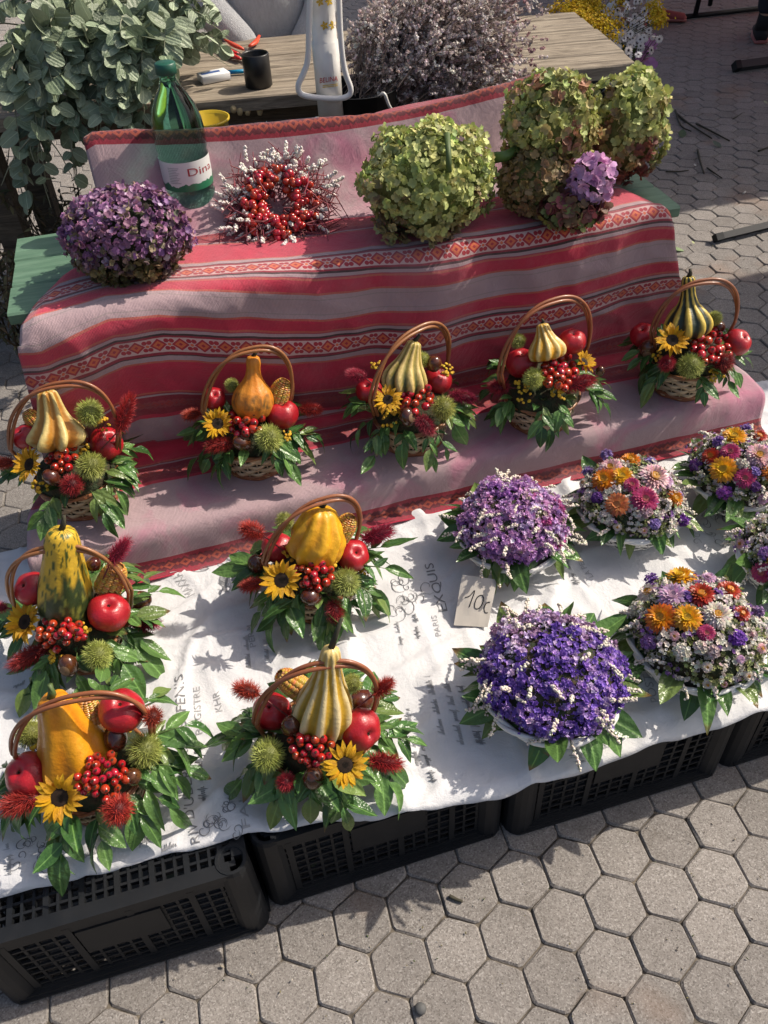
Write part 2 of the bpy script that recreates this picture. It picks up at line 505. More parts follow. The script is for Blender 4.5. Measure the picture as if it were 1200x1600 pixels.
# ------------------------------------------------------------------ green slatted stand
M_GREEN = MAT('green_paint', (.085, .165, .105), .55, var=.35, vscale=12, bmp=.5, bscale=60, stretch=(1, 9, 9), col2=(.12, .21, .14))
def dyx(x):
    t = min(1, max(0, (.18 - x) / .6)); return .105 * t * t * (3 - 2*t)
def green_stand():
    t = thing('slatted_stand', 'green painted slatted bench under the red striped cloth', 'bench', (.4, 1.8, 0))
    r = math.radians(-2.0)
    M0 = T((.40, 1.79, 0)) @ Matrix.Rotation(r, 4, 'Z')
    w = .118; ys = [-.121, 0, .121]
    for k, y in enumerate(ys):
        mb = MB(); L = .735 + rnd.uniform(-.006, .006)
        sh = -.02
        b_ = .004
        pr = [(-w/2 + b_, 0), (w/2 - b_, 0), (w/2, b_), (w/2, .026 - b_), (w/2 - b_, .026), (-w/2 + b_, .026), (-w/2, .026 - b_), (-w/2, b_)]
        vs = [V((sx * L, y + a, .715 + z)) for sx in (-1, 1) for a, z in pr]
        fs = [(i, (i+1) % 8, 8 + (i+1) % 8, 8 + i) for i in range(8)] + [tuple(range(7, -1, -1)), tuple(range(8, 16))]
        mb.add(vs, fs); ob('plank', mb.mesh('plank', M_GREEN, False), t, M0)
    for k, z in enumerate((.785, .85)):
        mb = MB(); mb.box((-.50, .152, z), (.60, .170, z + .05)); ob('backrest_plank', mb.mesh('backrest_plank', M_GREEN, False), t, M0)
    for sx in (-1, 1):
        for y in (-.13, .13):
            mb = MB(); mb.box((sx*.62 - .025, y - .025, 0), (sx*.62 + .025, y + .025, .6848)); ob('leg', mb.mesh('leg', M_GREEN, False), t, M0)
        mb = MB(); mb.box((sx*.62 - .02, -.165, .685), (sx*.62 + .02, .175, .7145)); ob('cross_rail', mb.mesh('cross_rail', M_GREEN, False), t, M0)
        mb = MB(); mb.box((sx*.45 - .02, .1705, .742), (sx*.45 + .02, .195, .905)); ob('backrest_post', mb.mesh('backrest_post', M_GREEN, False), t, M0)
green_stand()

# ------------------------------------------------------------------ red striped woven cloth
def striped_material():
    m, nt, b = newmat('striped_weave')
    uv = nt.nodes.new('ShaderNodeUVMap').outputs[0]
    sx = nt.nodes.new('ShaderNodeSeparateXYZ'); nt.links.new(uv, sx.inputs[0])
    wob = (ntex(nt, uv, 14, 2) - .5) * .003
    u, v = E(nt, sx.outputs[0]), E(nt, sx.outputs[1]) + wob
    d = v.abs()
    GR, RED, BLK, DRK = (.38, .27, .29), (.48, .022, .058), (.045, .026, .028), (.26, .018, .036)
    PNK, ORG = (.56, .37, .36), (.60, .13, .05)
    OR2 = (.46, .10, .075)
    stops = [(0, GR), (.0145, (.30, .235, .24)), (.0165, GR), (.027, OR2), (.031, RED), (.058, OR2), (.062, (.33, .05, .08)), (.064, GR), (.071, BLK), (.0755, DRK), (.082, PNK), (.116, DRK), (.1225, BLK), (.1265, GR), (.136, OR2), (.141, RED), (.222, OR2), (.226, DRK), (.229, GR), (.234, DRK), (.287, RED), (.2975, GR), (.511, DRK), (.566, RED)]
    base = ramp(nt, d / .6, [(p/.6, c) for p, c in stops], 'CONSTANT')
    # ornament band
    def motif(base, ctr, per, sz, cA, cB, lo, hi):
        q = ((u / per).frac() - .5) * per; qa = q.abs(); wv = (d - ctr).abs(); msk = d.between(lo, hi)
        D = qa * .9 + wv
        base = mixc(nt, D.lt(sz) * msk, base, cA)
        base = mixc(nt, D.lt(sz * .66) * msk, base, cB)
        base = mixc(nt, D.lt(sz * .25) * msk, base, cA)
        qx = qa - per * .385; dd = (qx * qx + (wv - sz * .58) * (wv - sz * .58)).sqrt()
        base = mixc(nt, dd.lt(sz * .32) * msk, base, cA)
        q2 = (qa - per * .5).abs(); dd = (q2 * q2 + wv * wv).sqrt()
        base = mixc(nt, dd.lt(sz * .22) * msk, base, cB)
        return base
    base = motif(base, .099, .043, .0155, (.36, .02, .035), ORG, .082, .116)
    base = motif(base, .260, .030, .0135, (.30, .05, .06), (.36, .035, .035), .240, .281)
    base = motif(base, .5385, .034, .018, (.10, .012, .02), (.28, .05, .03), .516, .561)
    # fine weft lines on the bands and dirt / dye on the greys
    grey = d.between(.2975, .511)
    n1 = ntex(nt, uv, 5.5, 4, .6, .6); n2 = ntex(nt, uv, 9, 5, .65)
    dye = ((n1 - .50) * 6).clamp() * grey * .8
    base = mixc(nt, dye, base, (.46, .15, .24))
    base = mixc(nt, ((n2 - .5) * 3).clamp() * .35, base, (.20, .15, .15))
    fade = ((ntex(nt, uv, 3, 3) - .48) * 4).clamp() * .22
    base = mixc(nt, fade, base, (.46, .27, .29))
    base = mixc(nt, .04, base, (.36, .26, .26))
    wy = (v * 2900).sin() * .5 + .5; wx = (u * 2300).sin() * .5 + .5
    weave = wy * .6 + wx * .4
    h = nt.nodes.new('ShaderNodeHueSaturation'); nt.links.new(base, h.inputs['Color'])
    nt.links.new((weave * .22 + n2 * .25 + .78).v, h.inputs['Value'])
    nt.links.new(h.outputs[0], b.inputs['Base Color'])
    b.inputs['Roughness'].default_value = .9; b.inputs['Sheen Weight'].default_value = .25; b.inputs['Specular IOR Level'].default_value = .2
    nt.links.new(bump(nt, weave * .8 + ntex(nt, uv, 60, 4) * 1.5 + ntex(nt, uv, 16, 5, .65, 1.5) * 5.0, .6, .0014), b.inputs['Normal'])
    return m
_cpx = [(75,567),(175,514),(250,499),(380,495),(500,495),(650,482),(820,455),(995,415)]
_c0 = []
for x, y in _cpx:
    P = onplane(x, y, V((0, 1.56, 0)), V((0, 1, 0)))
    P = onplane(x, y, V((0, 1.56, 0)), V((0, 1, 0)))
    _c0.append((P.x, Z3 - P.z))
_c0.sort()
def cloth_profile(x):
    dy = dyx(x)
    sag = .045 * math.sin(min(1, max(0, (x + .15) / 1.1)) * pi)
    zt = .965 - sag - .01 * min(1, max(0, x)) 
    yt = 1.962 - .03 * x - .6*dyx(x)
    pts = [(yt + .03, zt - .045), (yt + .012, zt - .003), (yt - .004, zt), (yt - .05, zt - .10), (1.825, Z3 + .01), (1.78, Z3), (1.60, Z3 + .002), (1.575, Z3 - .008), (1.572, Z3 - .04), (1.584, .50), (1.603, Z2 + .02), (1.588, Z2 + .002), (1.36, Z2), (1.342, Z2 - .004), (1.336, Z2 - .02), (1.330, Z1 + .02), (1.322, Z1 + .008), (1.292, Z1 + .0065)]
    out = []
    lf = min(1, max(0, (.25 - x) / .5))
    for i, (a, z) in enumerate(pts):
        b_ = dy*.45 if i < 7 else 0
        if 8 <= i: b_ -= lf * .02 * (1 if i < 10 else 0)
        out.append((a + b_, z))
    return out, 6
def striped_cloth():
    mb = MB(); nu, nv = 200, 190
    uvs = []
    XL = [(-.35, -.125), (-.2, -.17), (-.12, -.235), (0, -.292), (.12, -.33), (.30, -.352), (.42, -.375), (.6, -.425)]
    XR = [(-.35, .98), (-.2, 1.04), (0, 1.085), (.1, 1.12), (.2, 1.16), (.28, 1.22), (.34, 1.265), (.6, 1.30)]
    for i in range(nu + 1):
        uu = i / nu
        # first guess row parameters with the mid profile, then use x for every row
        for j in range(nv + 1):
            vv = j / nv
            x = lerp(-.3, 1.1, uu)
            for _ in range(3):
                pts, ie = cloth_profile(x)
                L = [0]
                for (a, z), (a2, z2) in zip(pts, pts[1:]): L.append(L[-1] + math.hypot(a2 - a, z2 - z))
                s = vv * L[-1]
                rel = s - L[ie]
                x = lerp(interp(XL, rel), interp(XR, rel), uu)
            k = 0
            while k < len(L) - 2 and L[k+1] < s: k += 1
            def PP(s_):
                s_ = min(max(s_, 0), L[-1]); k = 0
                while k < len(L) - 2 and L[k+1] < s_: k += 1
                f = (s_ - L[k]) / max(1e-9, L[k+1] - L[k])
                return V((lerp(pts[k][0], pts[k+1][0], f), lerp(pts[k][1], pts[k+1][1], f)))
            q = (PP(s - .012) + PP(s) * 2 + PP(s + .012)) / 4
            tdir = (PP(s + .01) - PP(s - .01)).normalized(); nrm = V((tdir.y, -tdir.x))   # outward (towards viewer / up)
            if nrm.y < 0 and abs(nrm.y) > abs(nrm.x): nrm = -nrm
            if abs(nrm.x) >= abs(nrm.y) and nrm.x > 0: nrm = -nrm
            steep = min(1, max(0, (rel - .01) / .06)) * min(1, max(0, (.40 - rel) / .08))
            p3 = V((x * 3.2, rel * 2.2, 2.0))
            off = steep * (.018 * mnoise.noise(p3) + .010 * mnoise.noise(p3 * 2.7) + .004 * ridge(V((x*9 - rel*7, rel*11 + x*3, 3)), 1.0))
            off += steep * .012 * math.sin(x * 16 + 2.2*mnoise.noise(V((x*3, 0, rel*3)))) * max(0, .35 - abs(rel - .25)) / .35
            back = min(1, max(0, (-rel - .27) / .05))
            off += back * (.014 * mnoise.noise(V((x * 4, rel * 5, 9))) )
            flat2 = min(1, max(0, (rel - .42) / .03))
            off += flat2 * .004 * mnoise.noise(V((x * 9, rel * 9, 4)))
            off += .0025 * mnoise.noise(V((x * 16, rel * 14, 7))) + .0015 + .0022 * max(0, ridge(V((x*15 + rel*6, rel*9 - x*4, 8)), 1.0) - .5)
            # left part of the drape swings out towards the viewer
            Y, z = q.x + nrm.x * off, q.y + nrm.y * off
            if uu > .965 and rel < .3: z -= (uu - .965) ** 2 * 22 * (.5 if rel < 0 else .2)
            if uu < .02 and rel < .1: z -= (.02 - uu) * .6
            mb.v.append(V((x, Y, z)))
            vv_ = rel - interp(_c0, x)
            if rel > .41: vv_ = .572 - (L[-1] - s)
            elif rel < -.20: vv_ = -.572 + s - .03
            uvs.append((x + .03 * mnoise.noise(V((x, rel, 1))), vv_))
    n1 = nv + 1
    mb.f = [(i*n1+j, i*n1+j+1, (i+1)*n1+j+1, (i+1)*n1+j) for i in range(nu) for j in range(nv)]
    me = mb.mesh('striped_cloth', striped_material())
    ul = me.uv_layers.new(name='UVMap')
    vi = np.zeros(len(me.loops), np.int32); me.loops.foreach_get('vertex_index', vi)
    ul.data.foreach_set('uv', np.array(uvs, np.float32)[vi].ravel())
    o = ob('striped_cloth', me, None, T((0, 0, 0)))
    sol = o.modifiers.new('thick', 'SOLIDIFY'); sol.thickness = .0015; sol.offset = -1
    tag(o, 'red and grey striped folk weave cloth draped over the stepped stand', 'cloth')
    return o
striped_cloth()
# extra width of the same kind of cloth on the lower step is part of the runner above

# ------------------------------------------------------------------ weathered wooden table
def wood_mat(name, c1, c2, sc=1.0):
    m, nt, b = newmat(name)
    co_ = coords(nt, 'Object', (2.2, 26, 26))
    oi = nt.nodes.new('ShaderNodeObjectInfo')
    va = nt.nodes.new('ShaderNodeVectorMath'); va.operation = 'ADD'
    cmb = nt.nodes.new('ShaderNodeCombineXYZ'); nt.links.new((E(nt, oi.outputs['Random']) * 40).v, cmb.inputs[0]); nt.links.new((E(nt, oi.outputs['Random']) * 13).v, cmb.inputs[1])
    nt.links.new(co_, va.inputs[0]); nt.links.new(cmb.outputs[0], va.inputs[1])
    g = ntex(nt, va.outputs[0], 2.2 * sc, 7, .72, 1.2); g2 = ntex(nt, va.outputs[0], .5, 4, .6)
    c = ramp(nt, g, [(.28, tuple(x * .35 for x in c1)), (.45, c1), (.62, c2), (.8, tuple(x * 1.25 for x in c2))])
    c = mixc(nt, ((g2 - .5) * 4).clamp() * .5, c, (.12, .105, .09))
    nt.links.new(c, b.inputs['Base Color']); b.inputs['Roughness'].default_value = .85; b.inputs['Specular IOR Level'].default_value = .25
    nt.links.new(bump(nt, g, .7, .003), b.inputs['Normal'])
    return m
M_WOOD = wood_mat('weathered_wood', (.20, .165, .125), (.36, .305, .235))
M_WOODD = wood_mat('dark_wood', (.08, .065, .05), (.14, .115, .085))
TZ = .78
TR = math.radians(-9.5)
def wood_table():
    c = at(995, 100, TZ)                    # near right corner
    M0 = T(c) @ Matrix.Rotation(TR, 4, 'Z')  # local: x to -L, y to +W
    t = thing('wooden_table', 'weathered grey wooden plank table behind the draped stand', 'table', (c.x, c.y, 0))
    y = 0; L = 2.35; ws = [.125, .155, .135, .15, .085]
    for k, w_ in enumerate(ws):
        mb = MB(); nn = 24; vs = []
        x1 = rnd.uniform(-.01, .006) if k else 0
        for sx in range(nn + 1):
            x = lerp(-L, x1, sx / nn)
            e0 = y + .003 + .0018*mnoise.noise(V((x*7, k, 0))); e1 = y + w_ - .003 + .0018*mnoise.noise(V((x*7, k, 5)))
            zt = .0015*mnoise.noise(V((x*4, k*3, 2)))
            for (yy, zz) in ((e0, -.038), (e0, -.004+zt), (e0+.004, zt), (e1-.004, zt), (e1, -.004+zt), (e1, -.038)): vs.append(V((x, yy, zz)))
        fs = [(i*6+j, i*6+(j+1) % 6, (i+1)*6+(j+1) % 6, (i+1)*6+j) for i in range(nn) for j in range(6)] + [tuple(range(5, -1, -1)), tuple(range(nn*6, nn*6+6))]
        mb.add(vs, [tuple(reversed(f)) for f in fs]); ob('plank', mb.mesh('table_plank', M_WOOD, False), t, M0)
        y += w_
    for x in (-.35, -2.0):
        for yy in (.10, .52):
            mb = MB(); mb.box((x - .04, yy - .04, -TZ), (x + .04, yy + .04, -.0985)); ob('leg', mb.mesh('table_leg', M_WOODD, False), t, M0)
        mb = MB(); mb.box((x - .045, .03, -.098), (x + .045, .62, -.0385)); ob('cross_rail', mb.mesh('table_rail', M_WOODD, False), t, M0)
    mb = MB(); mb.box((-1.95, .085, -.0975), (-.40, .115, -.0395)); ob('apron', mb.mesh('table_apron', M_WOODD, False), t, M0)
wood_table()

# ------------------------------------------------------------------ parasols
M_WHITEM = MAT('white_enamel', (.70, .69, .67), .35, var=.12, vscale=20, col2=(.6, .58, .55), coat=.2)
M_CANVAS = MAT('canvas', (.52, .08, .07), .85, var=.15, vscale=8, bmp=.2, transl=.12)
M_CANVAS2 = MAT('canvas_beige', (.48, .42, .33), .85, var=.15, vscale=8, bmp=.2)
def canopy(t, cx, cy, hx, hy, z, top, mat):
    mb = MB()
    vs = [V((cx, cy, top))]; n = 8
    ring = [(-1,-1),(0,-1),(1,-1),(1,0),(1,1),(0,1),(-1,1),(-1,0)]
    for a, b_ in ring: vs.append(V((cx + a*hx, cy + b_*hy, z)))
    for a, b_ in ring: vs.append(V((cx + a*hx*1.005, cy + b_*hy*1.005, z - .18)))
    fs = [(0, 1 + k, 1 + (k+1) % 8) for k in range(8)] + [(1+k, 9+k, 9+(k+1) % 8, 1+(k+1) % 8) for k in range(8)]
    mb.add(vs, fs); world_mesh('canopy', mb, mat, t, smooth=False)
    for a, b_ in ring:
        mb = MB(); mb.tube([V((cx, cy, top - .03)), V((cx + a*hx*.98, cy + b_*hy*.98, z - .015))], .009, 6); world_mesh('rib', mb, M_WHITEM, t)
def added_parasol(label, px, py, cx, cy, hx, hy, z, top, mat):
    t = thing('shade_parasol', label, 'parasol', (px, py, 0), 'unseen parasols added for their shade')
    mb = MB(); mb.tube([V((px, py, .05)), V((px, py, top))], .028, 12); world_mesh('pole', mb, M_WHITEM, t)
    mb = MB(); mb.lathe([(.28, 0), (.28, .05), (.06, .09), (.045, .3)], 20, M=T((px, py, 0))); world_mesh('base', mb, M_CRATE, t)
    canopy(t, cx, cy, hx, hy, z, top, mat)
added_parasol('beige parasol added out of view to shade the baskets on the right', 4.0, 2.09, 4.0, 2.09, 1.5, .47, 2.25, 2.5, M_CANVAS2)  # unseen, added; narrow canopy sized to shade the right baskets and paving strip
added_parasol('large red parasol added out of view to shade the paving behind the wooden table', 5.8, 5.6, 5.8, 5.6, 2.5, 2.45, 2.30, 2.9, M_CANVAS)  # unseen, added to keep sun and sky off the far right paving
# ================================================================== FRUIT BASKETS
def leaf_mat(name, c, c2, rough=.32, rand=.5, transl=.22):
    m, nt, b = newmat(name)
    co_ = coords(nt, 'Object'); sx = nt.nodes.new('ShaderNodeSeparateXYZ'); nt.links.new(co_, sx.inputs[0])
    x = E(nt, sx.outputs[0])
    oi = E(nt, nt.nodes.new('ShaderNodeObjectInfo').outputs['Random'])
    f = ntex(nt, co_, 3.5, 3)
    col = mixc(nt, ((oi * 5.37).frac() * .8 + (f - .5) * .5).clamp(), c, c2)
    col = mixc(nt, x.abs().lt(.014) * .35, col, tuple(min(1, q * 2.2) for q in c2))
    if name == 'ruscus_leaf':
        col = mixc(nt, (oi * 11.7).frac().gt(.86) * .55, col, (.20, .25, .07))
        sy = E(nt, sx.outputs[1]); col = mixc(nt, ((oi * 23.1).frac().gt(.8) * ((sy - .78) * 8 + (f - .5) * 2).clamp()), col, (.16, .10, .04))
    h = nt.nodes.new('ShaderNodeHueSaturation'); nt.links.new(col, h.inputs['Color'])
    nt.links.new((oi * rand + (1 - rand * .5)).v, h.inputs['Value'])
    nt.links.new(h.outputs[0], b.inputs['Base Color']); b.inputs['Roughness'].default_value = rough
    b.inputs['Specular IOR Level'].default_value = .5
    vein = (x * 38).sin()
    nt.links.new(bump(nt, vein * .08 + f * 1.2, .25, .03), b.inputs['Normal'])
    t = nt.nodes.new('ShaderNodeBsdfTranslucent'); nt.links.new(h.outputs[0], t.inputs[0])
    mx = nt.nodes.new('ShaderNodeMixShader'); mx.inputs[0].default_value = transl
    nt.links.new(b.outputs[0], mx.inputs[1]); nt.links.new(t.outputs[0], mx.inputs[2])
    nt.links.new(mx.outputs[0], nt.nodes['Material Output'].inputs[0])
    return m
M_LEAF = leaf_mat('ruscus_leaf', (.038, .105, .028), (.145, .265, .07), rough=.28)
M_LEAFD = leaf_mat('dark_leaf', (.014, .042, .014), (.035, .085, .024))
M_STEM = MAT('green_stem', (.07, .11, .03), .6)
def leaf_mesh(name, mat, wid=.36, curl=.25, fold=.25, tip=1.6, n=7, twist=0.0):
    """unit leaf along +y from 0 to 1, up = +z"""
    mb = MB()
    for i in range(n + 1):
        s = i / n
        w_ = wid * .5 * (math.sin(pi * s ** .78) ** .85) * (1 - .12 * s)
        if i == 0: w_ = .012
        if i == n: w_ = .002
        z = -curl * s * s; zf = fold * w_
        tw = twist * s
        for k in (-1, -.5, 0, .5, 1):
            x = k * w_; zz = abs(k) * zf * (1.4 - .4*abs(k)) + .012 * math.sin(s * 17 + k * 3) * abs(k)
            mb.v.append(V((x * math.cos(tw) - zz * math.sin(tw), s * (1 - .12 * curl * s), z + zz * math.cos(tw) + x * math.sin(tw))))
    mb.f = [(i*5+k, i*5+k+1, (i+1)*5+k+1, (i+1)*5+k) for i in range(n) for k in range(4)]
    return mb.mesh(name, mat)
LEAVES = [leaf_mesh('leaf', M_LEAF, w_, c, f, twist=t) for w_, c, f, t in ((.46, .3, .3, .2), (.52, .15, .22, -.25), (.40, .65, .35, .1), (.50, .05, .5, .55), (.58, .38, .15, -.1), (.36, .5, .6, -.6), (.5, -.15, .3, .2))]
LEAVES_B = [leaf_mesh('broad_leaf', M_LEAF, w_, c, f, twist=t) for w_, c, f, t in ((.55, .25, .25, .15), (.62, .4, .18, -.2), (.5, .1, .3, .3))]
LEAF_TINT = None
def put_leaf(parent, P, dirv, L, up=None, meshes=LEAVES, name='leaf', zmin=None):
    d = V(dirv).normalized()
    up = V(up) if up else V((0, 0, 1))
    up = up + V((rnd.gauss(0, .3), rnd.gauss(0, .3), rnd.gauss(0, .15)))
    M = frame(P, up - d * up.dot(d), None)
    x = d.cross((up - d * up.dot(d)).normalized()).normalized(); z = x.cross(d)
    M = Matrix.Identity(4)
    for i in range(3): M[i][0], M[i][1], M[i][2], M[i][3] = x[i]*L, d[i]*L, z[i]*L, P[i]
    return ob(name, rnd.choice(meshes), parent, M)

# --- woven bodies
M_RATTAN = MAT('brown_rattan', (.26, .095, .035), .42, var=.35, vscale=60, bmp=.3, bscale=200, coat=.15, rand=.2)
M_SPLINT = MAT('pale_splint', (.50, .38, .25), .6, var=.3, vscale=70, bmp=.4, bscale=150, rand=.15)
M_SPLINTW = MAT('white_splint', (.78, .77, .74), .55, var=.12, vscale=60, bmp=.3, bscale=150)
M_DARKIN = MAT('dark_inside', (.035, .028, .02), .9, var=.3)
def weave_mesh(name, r0, r1, h, rows, stakes, mat, th=.0022, slant=0, wave=.0032):
    mb = MB(); n = stakes * 4
    for k in range(rows):
        za, zb = h * (k + .04) / rows, h * (k + .90) / rows
        vs = []
        for j in range(n):
            a = 2*pi*j/n; wv = wave * math.cos(a * stakes / 2 + k * pi)
            dz = slant * .5 * math.sin(a * stakes / 2 + k * pi)
            for z, o_ in ((za, 0), ((za+zb)/2, .0012), (zb, 0), (zb, -th), (za, -th)):
                t = z / h; r = lerp(r0, r1, t ** .8) + wv + o_
                vs.append(V((r*math.cos(a), r*math.sin(a), z + dz)))
        fs = [(j*5+q, ((j+1) % n)*5+q, ((j+1) % n)*5+(q+1) % 5, j*5+(q+1) % 5) for j in range(n) for q in range(5)]
        mb.add(vs, fs)
    for k in range(stakes):
        a = 2*pi*(k + .0)/stakes
        mb.tube([V((lerp(r0, r1, (z/h) ** .8)*math.cos(a), lerp(r0, r1, (z/h) ** .8)*math.sin(a), z)) for z in (0, h*.35, h*.7, h)], .0016, 5)
    return mb.mesh(name, mat)
ME_BODY = weave_mesh('basket_weave', .066, .084, .074, 6, 22, M_SPLINT)
_b = MB(); _b.lathe([(.060, .001), (.0645, .070), (.001, .068)], 24); ME_INNER = _b.mesh('basket_lining', M_DARKIN)
_b = MB()
for q in range(2):
    _b.tube([V(((.0685+.0012*q)*math.cos(2*pi*k/48), (.0685+.0012*q)*math.sin(2*pi*k/48), .0045 + .006*q + .0015*math.sin(k*pi/3 + q*2))) for k in range(49)], .0042, 7, cap=False)
ME_BASER = _b.mesh('base_band', M_RATTAN)
_b = MB()
for q in range(2):
    _b.tube([V(((.0855 + .002*math.cos(k*pi/4 + q*pi))*math.cos(2*pi*k/48), (.0855 + .002*math.cos(k*pi/4 + q*pi))*math.sin(2*pi*k/48), .074 + .002*math.sin(k*pi/4 + q*pi))) for k in range(49)], .0034, 6, cap=False)
ME_RIM = _b.mesh('basket_rim', M_RATTAN)

# --- fruit
def apple_mat():
    m, nt, b = newmat('apple_skin')
    co_ = coords(nt, 'Object'); st = coords(nt, 'Object', (9, 9, 1.2))
    oi = E(nt, nt.nodes.new('ShaderNodeObjectInfo').outputs['Random'])
    f = ntex(nt, co_, 1.1, 3); g = ntex(nt, st, 1.5, 4)
    c = mixc(nt, ((f - .45) * 4).clamp() * .7, (.40, .010, .018), (.19, .004, .010))
    c = mixc(nt, ((g - .55) * 4).clamp() * .30, c, (.52, .05, .03))
    c = mixc(nt, ((f - .66) * 6).clamp() * (oi * .5), c, (.60, .30, .10))
    vo = nt.nodes.new('ShaderNodeTexVoronoi'); vo.inputs['Scale'].default_value = 9; nt.links.new(co_, vo.inputs['Vector'])
    c = mixc(nt, E(nt, vo.outputs['Distance']).lt(.07) * .35, c, (.60, .30, .16))
    nt.links.new(c, b.inputs['Base Color']); b.inputs['Roughness'].default_value = .36
    b.inputs['Coat Weight'].default_value = .25; b.inputs['Coat Roughness'].default_value = .22
    nt.links.new(bump(nt, ntex(nt, co_, 9, 4), .14, .05), b.inputs['Normal'])
    return m
M_APPLE = apple_mat()
def apple_mesh():
    mb = MB(); prof = []
    for i in range(25):
        t = i / 24; a = -pi/2 + pi * t
        r = math.cos(a); z = math.sin(a) * .90
        r *= 1 + .05 * math.sin(a)
        if t > .86: z -= ((t - .86) / .14) ** 1.6 * .30
        if t < .10: z += ((.10 - t) / .10) ** 1.6 * .16
        prof.append((max(r, .004), z))
    mb.lathe(prof, 30, mod=lambda r, z, th, t: (r * (1 + .03*math.cos(5*th)*(t*.6+.3) + .02*math.cos(2*th+1)), z + .025*math.cos(5*th)*r*(1 if t > .6 else -.6 if t < .25 else 0)))
    return mb.mesh('apple', M_APPLE)
ME_APPLE = apple_mesh()
M_CALYX = MAT('dry_calyx', (.045, .028, .015), .8)
_b = MB()
for k in range(5):
    a = 2*pi*k/5; _b.tube([V((.03*math.cos(a), .03*math.sin(a), .60)), V((.07*math.cos(a), .07*math.sin(a), .70)), V((.05*math.cos(a+.3), .05*math.sin(a+.3), .76))], [.03, .025, .004], 4)
ME_CALYX = _b.mesh('calyx', M_CALYX)

def spikes_mesh(name, mat, nsp, rad, core, length, w0, seed, colf, zbias=0, core_col=(.2, .2, .05), bend=0, sides=3):
    """ellipsoid core radii `core` with thin spikes"""
    r = random.Random(seed); nb = NB()
    cb = MB(); cb.lathe([(max(.004, core[0]*math.cos(-pi/2+pi*i/12)), core[2]*math.sin(-pi/2+pi*i/12)) for i in range(13)], 16)
    nb.merge(cb, core_col)
    for k in range(nsp):
        z = 1 - 2*(k + .5)/nsp; a = k * 2.39996
        q = math.sqrt(1 - z*z); n = V((q*math.cos(a), q*math.sin(a), z))
        P = V((n.x*core[0], n.y*core[1], n.z*core[2])) * .97
        d = V((n.x/core[0], n.y/core[1], n.z/core[2])).normalized()
        d = (d + V((r.gauss(0, .28), r.gauss(0, .28), r.gauss(0, .28) + zbias))).normalized()
        L = length * r.uniform(.65, 1.15)
        u = d.orthogonal().normalized(); w_ = d.cross(u)
        u2 = u * r.uniform(-bend, bend)
        mid = P + d*L*.55 + u2*L*.4; tip = P + d*L + u2*L
        vs = []
        for j in range(sides):
            th = 2*pi*j/sides; vs.append(P + (u*math.cos(th) + w_*math.sin(th))*w0)
        for j in range(sides):
            th = 2*pi*j/sides; vs.append(mid + (u*math.cos(th) + w_*math.sin(th))*w0*.7)
        vs.append(tip)
        fs = [(j, (j+1) % sides, sides+(j+1) % sides, sides+j) for j in range(sides)] + [(sides+j, sides+(j+1) % sides, 2*sides) for j in range(sides)]
        nb.raw(vs, fs, colf(r, n))
    return nb.mesh(name, mat, smooth=False)
M_BURR = MAT('burr_spines', vcol=True, rough=.6, rand=.25, transl=.15)
def burr_col(r, n):
    t = r.random(); return (.33 + .20*t, .38 + .17*t, .07 + .08*t)
BURRS = [spikes_mesh('burr', M_BURR, 560, 1, (.70, .70, .66), .38, .017, 3 + k, burr_col, core_col=(.17, .18, .035), bend=.35) for k in range(2)]
M_TEASEL = MAT('red_bristles', vcol=True, rough=.55, rand=.45, transl=.2)
def teas_col(r, n):
    t = r.random(); return (.28 + .27*t, .010 + .035*t, .020 + .040*t)
TEASELS = [spikes_mesh('teasel_long', M_TEASEL, 620, 1, (.40, .40, .86), .58, .017, 11 + k, teas_col, zbias=.35, core_col=(.12, .006, .012), bend=.12) for k in range(2)]
TEASEL_R = spikes_mesh('teasel_round', M_TEASEL, 520, 1, (.55, .55, .55), .48, .018, 15, teas_col, zbias=.1, core_col=(.11, .006, .012), bend=.1)
M_TSTEM = MAT('red_stem', (.16, .03, .03), .7)
M_CHEST = MAT('chestnut_shell', (.060, .016, .008), .2, var=.5, vscale=3, coat=.5, rand=.4, col2=(.10, .030, .012))
_b = MB(); _b.lathe([(max(.004, math.cos(-pi/2+pi*i/14) * (1 - .10*math.sin(-pi/2+pi*i/14))), .86*math.sin(-pi/2+pi*i/14) + (.10 if i == 14 else 0)) for i in range(15)], 20, mod=lambda r, z, th, t: (r*(1 + .06*math.cos(th*2) + .03*math.cos(th)), z))
ME_CHEST = _b.mesh('chestnut', M_CHEST)
M_HILUM = MAT('chestnut_base', (.22, .13, .07), .8, var=.3)
_b = MB(); _b.lathe([(.50, -.775), (.35, -.85), (.004, -.885)], 14, closed=False); ME_HILUM = _b.mesh('chestnut_base', M_HILUM)
